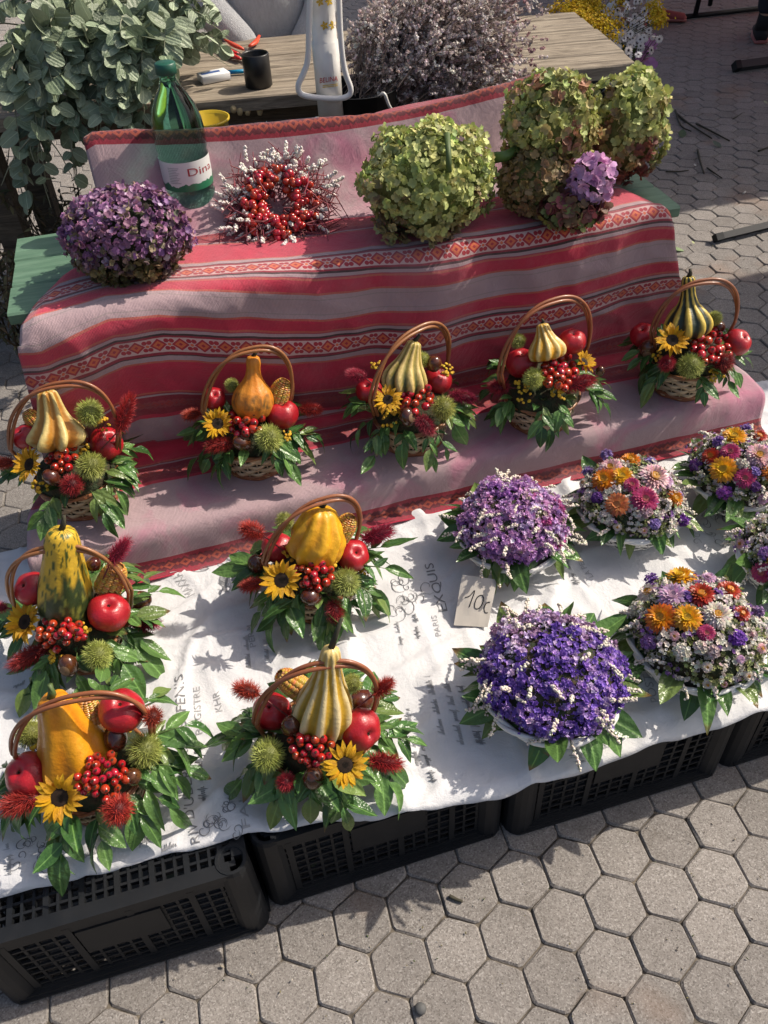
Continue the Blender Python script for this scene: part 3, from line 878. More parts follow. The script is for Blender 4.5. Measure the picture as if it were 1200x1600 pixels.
def corn_mesh():
    mb = MB(); r0 = random.Random(5); rows, per = 12, 15
    tv = [V(p) for p in ((-1,-1,0),(1,-1,0),(1,1,0),(-1,1,0),(-.72,-.72,.75),(.72,-.72,.75),(.72,.72,.75),(-.72,.72,.75),(-.3,-.3,1),(.3,-.3,1),(.3,.3,1),(-.3,.3,1))]
    tf = [(0,1,5,4),(1,2,6,5),(2,3,7,6),(3,0,4,7),(4,5,9,8),(5,6,10,9),(6,7,11,10),(7,4,8,11),(8,9,10,11)]
    for j in range(per):
        t = (j + .5)/per; z = -1 + 2*t; R = .50 * math.sqrt(max(.02, 1 - (max(0, t - .35)/.70) ** 2.2))
        for k in range(rows):
            a = 2*pi*(k + .5*(j % 2)*.2)/rows
            n = V((math.cos(a), math.sin(a), .25*max(0, t-.5))).normalized(); u = V((-math.sin(a), math.cos(a), 0)); w_ = n.cross(u)
            sx, sy = R*pi/rows*.93, 1/per*.93
            c = (.55 + r0.uniform(-.14, .1), .29 + r0.uniform(-.1, .08), .055 + r0.uniform(-.02, .03))
            P = V((R*math.cos(a), R*math.sin(a), z))*1.0
            mb.add([P + u*v.x*sx + w_*v.y*sy + n*(v.z*.09 - .03) for v in tv], tf, c)
    mb.lathe([(.30, -1.0), (.40, -.9), (.42, .3), (.25, .85), (.02, .98)], 14, colf=lambda th, t, r: (.25, .13, .04))
    return mb.mesh('corn_cob', MAT('corn_kernels', vcol=True, rough=.35, coat=.2))
ME_CORN = corn_mesh()
# --- rose hips
M_HIP = MAT('rosehip_skin', (.42, .022, .012), .2, var=.35, vscale=4, coat=.4, rand=.35, col2=(.30, .010, .010))
_b = MB(); _b.lathe([(.02, -1.0), (.45, -.86), (.85, -.4), (1.0, 0), (.93, .42), (.62, .82), (.30, 1.0), (.22, 1.04)], 14); ME_HIP = _b.mesh('rosehip', M_HIP)
M_HIPTIP = MAT('hip_tip', (.035, .018, .01), .9)
_b = MB(); _b.lathe([(.26, .98), (.30, 1.10), (.18, 1.16), (.06, 1.12)], 8)
for k in range(5): _b.tube([V((.2*math.cos(k*1.256), .2*math.sin(k*1.256), 1.08)), V((.34*math.cos(k*1.256), .34*math.sin(k*1.256), 1.22))], [.07, .02], 3)
ME_HIPTIP = _b.mesh('hip_tip', M_HIPTIP)
# --- sunflower
M_PETAL = MAT('sunflower_petal', (.74, .40, .012), .55, var=.22, vscale=5, rand=.25, transl=.25, bmp=.5, bscale=9, bdist=.05, stretch=(6, .6, 1))
def petal_mesh(name, mat, wid, cup, curl, n=5, notch=0):
    mb = MB()
    for i in range(n + 1):
        s = i / n; w_ = wid*.5*(math.sin(pi*(.10 + .90*s) ** .9) ** .8 if i < n else .08)
        for k in (-1, 0, 1): mb.v.append(V((k*w_, s, cup*s*(1-s)*2 - curl*s*s + abs(k)*w_*.35)))
    mb.f = [(i*3+k, i*3+k+1, (i+1)*3+k+1, (i+1)*3+k) for i in range(n) for k in range(2)]
    return mb.mesh(name, mat)
PETALS = [petal_mesh('petal', M_PETAL, w_, c, u) for w_, c, u in ((.40, .2, .1), (.36, .1, .25), (.44, .3, -.1), (.38, .15, -.3))]
def disc_mesh():
    nb = NB(); cb = MB(); cb.lathe([(1.0, -.15), (1.02, .05), (.75, .18), (.35, .16), (.01, .10)], 20); nb.merge(cb, (.022, .012, .006))
    for k in range(260):
        r = math.sqrt((k + .5)/260); a = k*2.39996
        P = V((r*math.cos(a), r*math.sin(a), .10 + .12*(1 - r*r)*.6 + .02)); c = (.05, .022, .008) if .35 < r < .8 else (.018, .012, .006)
        if r > .85: c = (.20, .10, .012)
        s = .055
        nb.raw([P + V((s, 0, -.05)), P + V((-s*.5, s*.87, -.05)), P + V((-s*.5, -s*.87, -.05)), P + V((rnd.gauss(0, .02), rnd.gauss(0, .02), .10))], [(0, 1, 3), (1, 2, 3), (2, 0, 3)], c)
    return nb.mesh('flower_disc', MAT('sunflower_disc', vcol=True, rough=.85))
ME_DISC = disc_mesh()
_b = MB(); _b.lathe([(.9, -.05), (.7, -.22), (.2, -.34), (.16, -.9)], 12); ME_SEPAL = _b.mesh('sunflower_back', M_STEM)
def sunflower(parent, P, n, R, npet=19, open_=1.0):
    M = frame(P, n, V((rnd.random(), rnd.random(), 1)), R*.40)
    s = ob('sunflower', ME_SEPAL, parent, M)
    ob('flower_disc', ME_DISC, s, M)
    z = V(M.col[2][:3]).normalized(); x = V(M.col[0][:3]).normalized(); y = z.cross(x)
    for lay in range(2):
        k_ = npet if lay == 0 else npet - 6
        for k in range(k_):
            a = 2*pi*(k + .5*lay)/k_ + rnd.gauss(0, .09); d = x*math.cos(a) + y*math.sin(a)
            lift = rnd.uniform(-.05, .35) + .18*lay + (1 - open_)
            dd = (d + z*lift).normalized(); L = R*rnd.uniform(.58, .74)*(1 if lay == 0 else .85)
            xx = dd.cross(z - dd*z.dot(dd)).normalized(); zz = xx.cross(dd)
            B = P + d*R*.34 + z*(.01*R + .05*R*lay)
            Mp = Matrix.Identity(4)
            for i in range(3): Mp[i][0], Mp[i][1], Mp[i][2], Mp[i][3] = xx[i]*L, dd[i]*L, zz[i]*L, B[i]
            ob('petal', rnd.choice(PETALS), s, Mp)
# --- tansy buttons
M_TANSY = MAT('tansy_buttons', vcol=True, rough=.8)
_tb = MB(); _tb.lathe([(.55, -.5), (1, -.1), (.92, .25), (.45, .42), (.02, .34)], 9); _tbv = np.array([tuple(v) for v in _tb.v]); _tbf = _tb.f
def tansy(parent, P, n, R, cnt):
    nb = NB(); n = V(n)
    u = n.orthogonal().normalized(); v = n.cross(u); base = P - n*R*1.6
    for k in range(cnt):
        r = math.sqrt(rnd.random())*R; a = rnd.random()*2*pi
        Q = P + u*r*math.cos(a) + v*r*math.sin(a) + n*(.006 - .3*r*r/max(R, .001) + rnd.gauss(0, .002))
        s = rnd.uniform(.0030, .0046); c = jit((.50, .30, .015), .25)
        nb.add(_tbv, _tbf, frame(Q, n + V((rnd.gauss(0, .3), rnd.gauss(0, .3), rnd.gauss(0, .3))), None, s), c)
        tb = MB(); tb.tube([base + (Q - base)*.3, Q - n*.002], .0007, 3, cap=False); nb.merge(tb, (.08, .10, .025))
    world_mesh('tansy_cluster', nb, M_TANSY, parent)
# --- gourds
def gourd(parent, kind, B, Tp, W):
    """base point B, top point Tp (world), max width W"""
    ax = Tp - B; H = ax.length
    rr = random.Random(hash(kind) % 1000 if False else len(kind)*7 + 3)
    S = {
     'crown':   dict(prof=[(.30,0),(.62,.05),(.85,.16),(.86,.28),(.70,.42),(.52,.58),(.42,.75),(.36,.9),(.28,.98),(.05,1.0)], ribs=7, amp=.30, flare=.55),
     'bottle':  dict(prof=[(.3,0),(.8,.04),(1.0,.17),(1.02,.30),(.88,.44),(.60,.56),(.40,.68),(.34,.80),(.36,.90),(.28,.98),(.05,1.0)], ribs=10, amp=.03, flare=0),
     'pear':    dict(prof=[(.3,0),(.85,.05),(1.02,.18),(1.0,.32),(.84,.46),(.62,.60),(.47,.74),(.38,.86),(.30,.96),(.05,1.0)], ribs=10, amp=.11, flare=.1),
     'longneck':dict(prof=[(.3,0),(.8,.04),(1.02,.15),(1.0,.28),(.78,.42),(.50,.54),(.36,.66),(.30,.80),(.30,.92),(.24,.99),(.05,1.0)], ribs=9, amp=.10, flare=.08),
     'egg':     dict(prof=[(.3,0),(.80,.05),(1.0,.17),(1.02,.32),(.93,.48),(.80,.62),(.70,.76),(.62,.88),(.45,.97),(.05,1.0)], ribs=10, amp=.02, flare=0),
     'warty':   dict(prof=[(.3,0),(.80,.05),(.98,.18),(1.02,.34),(.98,.50),(.86,.66),(.72,.80),(.55,.92),(.30,.985),(.05,1.0)], ribs=9, amp=.10, flare=0),
     'wedge':   dict(prof=[(.3,0),(.85,.05),(1.02,.17),(1.0,.32),(.86,.48),(.70,.62),(.56,.76),(.46,.88),(.34,.97),(.05,1.0)], ribs=6, amp=.09, flare=0),
    }[kind.split(':')[0]]
    prof = smooth_path([V((r, z, 0)) for r, z in S['prof']], 46)
    prof = [(max(.01, p.x), p.y) for p in prof]
    nr, amp = S['ribs'], S['amp']
    style = kind.split(':')[1]
    wob = rr.uniform(0, 6)
    def ribf(th, t):
        return math.cos(nr*(th + .25*math.sin(t*4 + wob))) 
    def mod(r, z, th, t):
        g = ribf(th, t); k = 1 + amp*(g if g < 0 else g*.9)*(1 - .55*t)
        if S['flare'] and g > .3: k += S['flare']*(g - .3)*max(0, .45 - t)*1.2
        if kind.startswith('warty'):
            k += .10*max(0, mnoise.noise(V((math.cos(th)*3, math.sin(th)*3, t*7 + 2))))
        k += .04*mnoise.noise(V((math.cos(th)*1.2, math.sin(th)*1.2, t*2.5 + wob)))
        return r*k*W*.5, z*H
    def colf(th, t, r):
        g = ribf(th, t); n = mnoise.noise(V((math.cos(th)*2.5, math.sin(th)*2.5, t*6))); n2 = mnoise.noise(V((math.cos(th)*7, math.sin(th)*7, t*16)))
        mix = lambda a, b, f: tuple(lerp(x, y, min(1, max(0, f))) for x, y in zip(a, b))
        YEL, CRM, GRN, ORG, GLD = (.62, .40, .05), (.62, .46, .17), (.035, .055, .015), (.62, .20, .012), (.70, .36, .012)
        if style == 'orange':
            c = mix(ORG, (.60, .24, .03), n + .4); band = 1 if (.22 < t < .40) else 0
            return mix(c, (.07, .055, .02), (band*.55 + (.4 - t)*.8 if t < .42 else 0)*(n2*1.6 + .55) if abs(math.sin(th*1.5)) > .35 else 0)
        if style == 'cream_green':
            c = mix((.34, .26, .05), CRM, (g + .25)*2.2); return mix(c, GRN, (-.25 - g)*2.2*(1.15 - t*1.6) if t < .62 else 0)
        if style == 'yellow_patch':
            c = mix((.42, .25, .02), CRM, (g + .1)*2.5); return mix(c, (.55, .27, .012), (.2 - g)*1.4 + n2*.6 - t*.7)
        if style == 'green_rib':
            return mix((.014, .026, .012), (.60, .43, .07), (g - .05)*3.5 + n2*.4)
        if style == 'bicolor':
            spot = n2 > .22
            top = (.57, .36, .025) if not spot else (.05, .075, .012)
            bot = mix((.025, .045, .012), (.20, .22, .04), (n2 - .12)*4)
            return mix(bot, top, (t - .42)*9 + n*2.5)
        if style == 'gold': return mix(GLD, (.58, .24, .008), n + .3 - g*.25)
        if style == 'amber': return mix((.62, .27, .008), (.50, .17, .005), n*.9 + .3 - g*.45)
        if style == 'cream_stripe':
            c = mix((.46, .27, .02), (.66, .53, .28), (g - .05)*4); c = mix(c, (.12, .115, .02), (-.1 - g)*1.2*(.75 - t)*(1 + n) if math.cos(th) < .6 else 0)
            return mix(c, CRM, (t - .72)*5)
        if style == 'crown':
            c = mix((.44, .20, .03), (.58, .44, .16), (g - .1)*3); return mix(c, (.52, .22, .02), (.3 - t)*2*(n + .6) if g < .2 else 0)
        return YEL
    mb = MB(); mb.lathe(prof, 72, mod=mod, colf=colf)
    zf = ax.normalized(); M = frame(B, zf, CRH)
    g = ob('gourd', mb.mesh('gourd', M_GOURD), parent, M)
    sm = MB(); L = H*(.28 if style == 'cream_stripe' else .12)
    bx = (V((.35, .1, 1)) if style != 'cream_green' else V((1.2, .3, .5))).normalized()
    sm.tube([V((0, 0, H*.985)), V((.004, 0, H*1.0 + L*.4)), V((bx.x*L*.6, bx.y*L, H*1.0 + L))], [W*.065, W*.05, W*.035], 6)
    ob('gourd_stem', sm.mesh('gourd_stem', M_GSTEM if style != 'amber' else M_STEM), g, M)
M_GOURD = MAT('gourd_rind', vcol=True, rough=.46, var=.28, vscale=70, bmp=.5, bscale=90, bdist=.003, coat=.05)
M_GSTEM = MAT('gourd_stem', (.035, .032, .018), .8, var=.3)
M_TWIG = MAT('twig', (.10, .055, .03), .8, var=.3)

def fruit_basket(label, zt, Lp, Rp, Ap, gk, gb, gt, gw, apples=(), burrs=(), chest=(), corn=(), sun=(), hips=None, teas=(), tan=(), seed=1, foot=None):
    global rnd
    rnd = random.Random(seed)
    foot = foot or (.155 if zt > .3 else .14)
    fl, fr = at(*Lp, zt + foot), at(*Rp, zt + foot)
    mid = (fl + fr)/2; hd = (fr - fl); a = hd.length/2; hd.normalize()
    C0 = V((mid.x, mid.y, zt))
    t = thing('fruit_basket', label, 'fruit basket', C0, 'fruit and gourd baskets on the stall')
    k = a/.105
    zb = zt + .002
    Mb = T((C0.x, C0.y, zb)) @ Matrix.Rotation(rnd.random()*6, 4, 'Z')
    body = ob('woven_body', ME_BODY, t, Mb); ob('base_band', ME_BASER, body, Mb); ob('rim', ME_RIM, body, Mb); ob('lining', ME_INNER, body, Mb)
    # handle: two rods twisted together
    n = V((-hd.y, hd.x, 0)); ap = onplane(*Ap, mid, n)
    hz = ap.z - mid.z; sh = (ap - mid).dot(hd)
    mb = MB()
    for q in range(2):
        pts = []
        for i in range(61):
            th = pi*i/60; e = .82
            x = -math.copysign(abs(math.cos(th)) ** e, math.cos(th)); z = math.sin(th) ** .92
            P = mid + hd*(a*x + sh*z) + V((0, 0, hz*z))
            if i == 0: P = P + V((0, 0, -.035)) + hd*.012
            if i == 60: P = P + V((0, 0, -.035)) - hd*.012
            ph = i*.11 + q*pi + .5
            P = P + n*(.0042*math.cos(ph)) + (hd*(-math.cos(th)) + V((0, 0, math.sin(th))))*(.0042*math.sin(ph))
            pts.append(P)
        mb.tube(pts, .0037, 8)
    world_mesh('handle', mb, M_RATTAN, t)
    C = V((C0.x, C0.y, zt + .070)); RR = (a*1.02, a*1.02, .078)
    # moss / foam filling under the fruit
    fm = MB(); fm.lathe([(.076, .055), (.080*k, .074), (.070*k, .104), (.045*k, .120), (.004, .124)], 22, mod=lambda r, z, th, tt: (r*(1 + .1*mnoise.noise(V((th*2, z*40, seed)))), z + .006*mnoise.noise(V((th*3, r*60, seed)))))
    ob('foliage_bed', fm.mesh('foliage_bed', M_BED), t, T(C0))
    def hit(px, py, r_px, back=.35):
        P, nn = ellip_hit(px, py, C, RR)
        Q = onplane(px, py, C0 + CFH*.035, CFH)
        if Q.z > C.z + RR[2]*.95: P = Q - (Q - CAM).normalized()*.03*min(1, max(0, 1 - (Q.z - C.z - RR[2])/.05)); nn = (Q - C).normalized()
        r = r_px*mpp(P)
        d = (CAM - P).normalized(); return P + d*r*back, nn, r
    pb, ptop = onplane(*gb, C0 - CFH*.012, CFH), onplane(*gt, C0 + CFH*.02, CFH)
    gourd(t, gk, pb - (ptop - pb)*.12, ptop, gw*mpp(pb))
    for (px, py, r, dx, dy) in apples:
        P, nn, R = hit(px, py, r, .25)
        axis = (CR*dx + CU*dy - CF*.75)
        M = frame(P, axis, None, R); ap_ = ob('apple', ME_APPLE, t, M); ob('calyx', ME_CALYX, ap_, M)
    for (px, py, r) in burrs:
        P, nn, R = hit(px, py, r, .8); ob('chestnut_burr', rnd.choice(BURRS), t, frame(P, V((rnd.gauss(0, 1), rnd.gauss(0, 1), rnd.gauss(0, 1))), None, R*1.0))
    for (px, py, r) in chest:
        P, nn, R = hit(px, py, r, .7); M = frame(P, V((rnd.gauss(0, 1), rnd.gauss(0, 1), rnd.gauss(0, 1))), None, (R*1.08, R*.95, R))
        c_ = ob('chestnut', ME_CHEST, t, M); ob('chestnut_base', ME_HILUM, c_, M)
    for (px, py, r, dx, dy) in corn:
        P, nn, R = hit(px, py, r, -.1); ob('corn_cob', ME_CORN, t, frame(P, CR*dx + CU*dy - CF*.45, None, (R*1.7, R*1.7, R*1.15)))
    for (px, py, r, dx, dy, op) in sun:
        P, nn, R = hit(px, py, r, 1.5); sunflower(t, P, (nn*.3 + CR*dx + CU*dy - CF).normalized(), R*1.02, open_=op)
    if hips:
        px, py, rx, ry, cnt = hips
        P, nn, R = hit(px, py, 10, -1.2)
        sm = MB(); pts = []
        for i in range(cnt):
            for _ in range(40):
                u, v = rnd.uniform(-1, 1), rnd.uniform(-1, 1)
                if u*u + v*v > 1: continue
                if all(math.hypot((u - p[0])*rx, (v - p[1])*ry) > 9.3 for p in pts): break
            pts.append((u, v))
        hp = []
        for (u, v) in pts:
            Q, n2, R_ = hit(px + u*rx, py + v*ry, rnd.uniform(5.6, 7.4), 1.6 + 2.4*(1 - u*u - v*v))
            d = ((Q - P).normalized()*.5 + (CAM - Q).normalized()*.9 + V((rnd.gauss(0, .35), rnd.gauss(0, .35), rnd.gauss(0, .35)))).normalized()
            hp.append((Q, d, R_)); sm.tube([P, (P + Q)/2 + V((0, 0, .004)), Q - d*R_], .0008, 4, cap=False)
        b_ = world_mesh('rosehip_bunch', sm, M_TWIG, t)
        for Q, d, R_ in hp:
            M = frame(Q, d, None, (R_, R_, R_*1.18)); h_ = ob('rosehip', ME_HIP, b_, M)
            ob('hip_tip', ME_HIPTIP, b_, M)
    for te in teas:
        if len(te) == 3:
            px, py, r = te; P, nn, R = hit(px, py, r, .9)
            ob('red_teasel', TEASEL_R, t, frame(P, nn*.4 + (CAM - P).normalized(), None, R))
        else:
            x0, y0, x1, y1, w_ = te
            P, nn, R = hit((x0 + x1)/2, (y0 + y1)/2, w_/2, 1.3)
            s = mpp(P); d = CR*(x1 - x0) - CU*(y1 - y0); L = d.length*s
            out = V((P.x - C.x, P.y - C.y, 0))
            d = d.normalized() + CF*(-.12) ; 
            tz = ob('red_teasel', rnd.choice(TEASELS), t, frame(P, d, None, (w_*s*.58, w_*s*.58, L*.5)))
            sb = MB(); q0 = P - d.normalized()*L*.42; q1 = V((C.x, C.y, C.z + .02)); sb.tube([q0, q0.lerp(q1, .5) - V((0, 0, .008)), q1], .0016, 5); world_mesh('teasel_stem', sb, M_TSTEM, t)
    for (px, py, r, cnt) in tan:
        P, nn, R = hit(px, py, r, .25); tansy(t, P, (nn + (CAM - P).normalized()).normalized(), R, cnt)
    for q in range(16):
        th = rnd.random()*2*pi; r_ = a*math.sqrt(rnd.random())*.85; P = C0 + V((r_*math.cos(th), r_*math.sin(th), .10)); put_leaf(t, P, V((math.cos(th), math.sin(th), rnd.uniform(.1, .9))), rnd.uniform(.04, .055))
    # leaf sprigs around the rim
    ns = 23; ks = 1.0 if zt < .3 else .80
    for q in range(ns):
        th = 2*pi*q/ns + rnd.gauss(0, .22)
        d = V((math.cos(th), math.sin(th), 0)); side = V((-d.y, d.x, 0))
        front = d.dot(-CFH)
        if zt > .3 and front > .35 and rnd.random() < .28: continue
        Lr = ks*rnd.uniform(.030, .066)*(1.1 if abs(d.dot(CRH)) > .6 else 1.0)
        r0 = a*.78; z0 = zt + rnd.uniform(.078, .108)
        up0 = rnd.uniform(.05, .45) if front < .3 else rnd.uniform(-.25, .12)
        pts = []
        for i in range(5):
            s = i/4; pts.append(C0 + d*(r0 + Lr*s) + V((0, 0, z0 - zt + Lr*(up0*s - (.45 if front > .2 else .30)*s*s))))
        sm = MB(); sm.tube(pts, [.0014]*3 + [.0011, .0006], 5)
        st = world_mesh('leaf_sprig', sm, M_STEM, t)
        nl = rnd.choice((4, 5, 5))
        for i in range(nl):
            s = .12 + .88*i/(nl - 1); kf = min(3, int(s*4)); f = s*4 - kf
            P = pts[kf].lerp(pts[kf+1], f); tg = (pts[min(4, kf+1)] - pts[kf]).normalized()
            sd = (-1 if i % 2 else 1)*(.0 if i == nl - 1 else rnd.uniform(.55, .95))
            dd = tg + side*sd + V((0, 0, rnd.uniform(-.45, .12)))
            L = ks*rnd.uniform(.032, .074)*(1.12 if i == nl - 1 else 1)
            tip = P + dd.normalized()*L
            lo = zt + (.008 if zt < .3 else .030)
            if tip.z < lo: dd = dd.normalized()*L; dd.z += lo - tip.z
            put_leaf(st, P, dd, L, V((0, 0, 1)) + d*.35)
    return t
M_BED = MAT('leafy_bed', (.022, .035, .012), .9, var=.6, vscale=90, bmp=1, bscale=120, bdist=.006, col2=(.045, .03, .012))

fruit_basket('fruit basket with pale ribbed crown gourd on the striped cloth step', Z2, (17,708), (186,684), (94,601), 'crown:crown', (92,690), (72,610), 80,
  apples=[(41,683,21,-.3,.5),(166,693,26,.55,.35)], burrs=[(140,645,24),(142,728,25)], chest=[(122,681,16),(82,746,14)], corn=[(52,656,15,-.5,.8)],
  sun=[(47,726,28,-.35,.1,.8)], hips=(94,708,24,28,18), teas=[(112,758,21),(184,676,206,618,32),(22,722,-14,726,26)], tan=[(160,665,14,16),(64,757,13,14),(130,702,9,8)], seed=101)
fruit_basket('fruit basket with orange bottle gourd and dark banded belly', Z2, (317,648), (455,622), (395,546), 'bottle:orange', (395,640), (396,556), 62,
  apples=[(335,623,18,.2,.3),(440,647,26,.15,.75)], burrs=[(420,685,24),(362,602,13)], chest=[(378,692,14)], corn=[(438,612,18,.4,.8)],
  sun=[(340,662,25,.5,-.1,.75)], hips=(384,658,27,25,20), teas=[(362,692,322,698,30),(314,646,286,650,24),(468,638,502,642,26)], tan=[(408,646,11,12),(448,682,10,12)], seed=102)
fruit_basket('fruit basket with pale green-striped pear gourd and bent dark stem', Z2, (580,632), (699,568), (652,515), 'pear:cream_green', (630,604), (648,532), 64,
  apples=[(577,612,21,-.2,.4),(684,595,22,.3,.6)], burrs=[(693,638,22),(660,562,14)], chest=[(636,652,14),(678,569,14)],
  sun=[(606,625,23,-.1,.25,1)], hips=(650,622,25,25,19), teas=[(653,650,676,678,30),(704,614,742,626,26),(572,590,542,584,26)], tan=[(612,648,22,30),(588,570,9,10),(698,578,11,14)], seed=103)
fruit_basket('fruit basket with small pale yellow gourd and its sunflower tucked behind the handle', Z2, (780,590), (918,546), (866,470), 'pear:yellow_patch', (856,556), (847,505), 54,
  apples=[(815,568,25,-.05,.7),(894,534,21,0,.6)], burrs=[(809,533,14),(834,592,19)], chest=[(938,580,8)],
  sun=[(912,566,20,.5,.3,.7)], hips=(874,582,29,27,24), teas=[(880,606,928,594,30),(796,604,764,606,28)], tan=[(818,610,20,26),(874,616,14,18),(862,545,8,8)], seed=104)
fruit_basket('fruit basket with long-necked dark green gourd ribbed in yellow', Z2, (1018,524), (1147,508), (1102,440), 'longneck:green_rib', (1074,516), (1076,432), 66,
  apples=[(1005,524,20,-.3,.4),(1152,535,21,.4,.3)], burrs=[(1079,572,22),(1117,497,13)], chest=[(1012,545,15),(1143,549,10),(1122,512,12)],
  sun=[(1050,532,26,0,.1,1)], hips=(1110,540,29,27,22), teas=[(1042,568,16),(1130,567,20)], tan=[(1084,538,12,16),(1120,586,13,16),(1028,556,9,9)], seed=105)
fruit_basket('fruit basket with spotted yellow and dark green bicolour gourd', Z1, (24,950), (205,930), (82,857), 'egg:bicolor', (105,961), (96,826), 80,
  apples=[(50,920,27,-.3,.3),(170,957,32,.25,.55)], burrs=[(153,1024,26)], chest=[(217,939,17),(107,1040,17),(146,882,13)], corn=[(176,903,23,.5,.75)],
  sun=[(40,972,33,-.15,.2,.85)], hips=(94,990,38,25,22), teas=[(200,976,250,974,32),(168,884,202,842,30),(72,1010,18,1042,36),(12,950,-18,948,24)], tan=[(124,985,17,20),(90,1025,14,16),(165,918,10,12)], seed=106)
fruit_basket('fruit basket with plain golden yellow warty gourd', Z1, (412,884), (557,842), (506,782), 'warty:gold', (492,868), (503,792), 80,
  apples=[(434,856,25,-.2,.6),(551,868,26,.3,.25)], burrs=[(540,910,25),(445,815,17)], chest=[(401,883,16),(487,932,17)], corn=[(539,823,19,.5,.8)],
  sun=[(440,907,32,.05,.15,1)], hips=(490,894,29,29,22), teas=[(412,836,376,822,36),(564,845,614,827,34),(410,910,376,918,28),(519,938,527,972,34)], tan=[(456,865,16,20),(568,898,12,16),(518,876,10,12)], seed=107)
fruit_basket('fruit basket with tilted smooth amber gourd, over the protruding crate', Z1, (22,1184), (238,1146), (122,1090), 'wedge:amber', (132,1204), (80,1088), 112,
  apples=[(45,1210,35,-.25,.35),(190,1111,35,.15,.6)], burrs=[(47,1146,26),(227,1172,30)], chest=[(180,1155,20),(208,1214,15)], corn=[(137,1108,21,0,1)],
  sun=[(94,1246,38,.1,.1,.75)], hips=(158,1213,43,37,30), teas=[(66,1244,2,1262,48),(184,1265,29),(238,1120,21)], tan=[(190,1137,15,18),(55,1176,13,14)], seed=108)
fruit_basket('fruit basket with cream ribbed gourd and tall dark stem', Z1, (398,1135), (586,1106), (506,1039), 'pear:cream_stripe', (503,1130), (518,1010), 84,
  apples=[(425,1112,30,-.1,.5),(563,1139,33,.55,-.1)], burrs=[(418,1179,30),(550,1068,18)], chest=[(456,1135,19),(566,1094,20),(490,1217,19)], corn=[(454,1066,22,-.7,.6)],
  sun=[(539,1195,35,.1,.1,1)], hips=(485,1166,33,31,24), teas=[(406,1086,366,1072,38),(583,1086,614,1062,32),(574,1189,628,1193,36),(447,1222,19),(382,1163,11)], tan=[(514,1134,15,16),(470,1095,9,8)], seed=109)
# ================================================================== FLOWER BOWLS
ME_WBODY = weave_mesh('white_weave', .072, .108, .060, 5, 18, M_SPLINTW, slant=.007, wave=.0035)
_b = MB()
for q in range(2):
    _b.tube([V(((.109 + .003*math.cos(k*pi/5 + q*pi))*math.cos(2*pi*k/60), (.109 + .003*math.cos(k*pi/5 + q*pi))*math.sin(2*pi*k/60), .061 + .003*math.sin(k*pi/5 + q*pi))) for k in range(61)], .0042, 6, cap=False)
ME_WRIM = _b.mesh('white_rim', M_SPLINTW)
_b = MB(); _b.lathe([(.069, .001), (.100, .055), (.09, .075), (.001, .09)], 26); ME_WIN = _b.mesh('bowl_lining', MAT('bowl_lining', (.10, .09, .07), .9, var=.4))
M_STAT = MAT('statice_florets', vcol=True, rough=.8, transl=.25)
# template floret: five small papery petals
_fb = MB()
for k in range(5):
    a = 2*pi*k/5; d = V((math.cos(a), math.sin(a), 0)); e = V((-d.y, d.x, 0))
    o_ = len(_fb.v); _fb.v += [V((0, 0, -.5)), d*.55 - e*.42 + V((0, 0, .10)), d*1.0 + V((0, 0, .28)), d*.55 + e*.42 + V((0, 0, .10))]
    _fb.f.append((o_, o_+1, o_+2, o_+3))
FLV = np.array([tuple(v) for v in _fb.v]); FLF = _fb.f
_bb = MB(); _bb.lathe([(.05, -.9), (.8, -.3), (.9, .3), (.35, .95)], 6); BDV = np.array([tuple(v) for v in _bb.v]); BDF = _bb.f
def fib(n):
    for k in range(n):
        z = 1 - (k + .5)/n; a = k*2.39996; q = math.sqrt(max(0, 1 - z*z)); yield V((q*math.cos(a), q*math.sin(a), z))
def cream_sprig(nb, P, d, L, n=26, col=(.62, .54, .44), stem=(.12, .14, .06), droop=.6, bead=.0021):
    d = V(d).normalized(); s = d.orthogonal().normalized(); ph = rnd.random()*6; pts = []
    up = V((0, 0, 1))
    for i in range(9):
        t = i/8; pts.append(P + d*L*t - up*droop*L*t*t*.7 + s*(.12*L*math.sin(t*3 + ph)*t))
    tb = MB(); tb.tube(pts, [.0011]*8 + [.0005], 4, cap=False); nb.merge(tb, stem)
    for i in range(n):
        t = .18 + .82*i/n; k = min(7, int(t*8)); Q = pts[k].lerp(pts[k+1], t*8 - k)
        for _ in range(2):
            o_ = V((rnd.gauss(0, 1), rnd.gauss(0, 1), rnd.gauss(0, 1))).normalized()
            nb.add(BDV, BDF, frame(Q + o_*.0026, o_ + d, None, bead*rnd.uniform(.7, 1.2)), jit(col, .18))
M_CREAM = MAT('cream_sprigs', vcol=True, rough=.8)
STRAW_RB = MAT('strawflower_bracts', vcol=True, rough=.4, transl=.2)
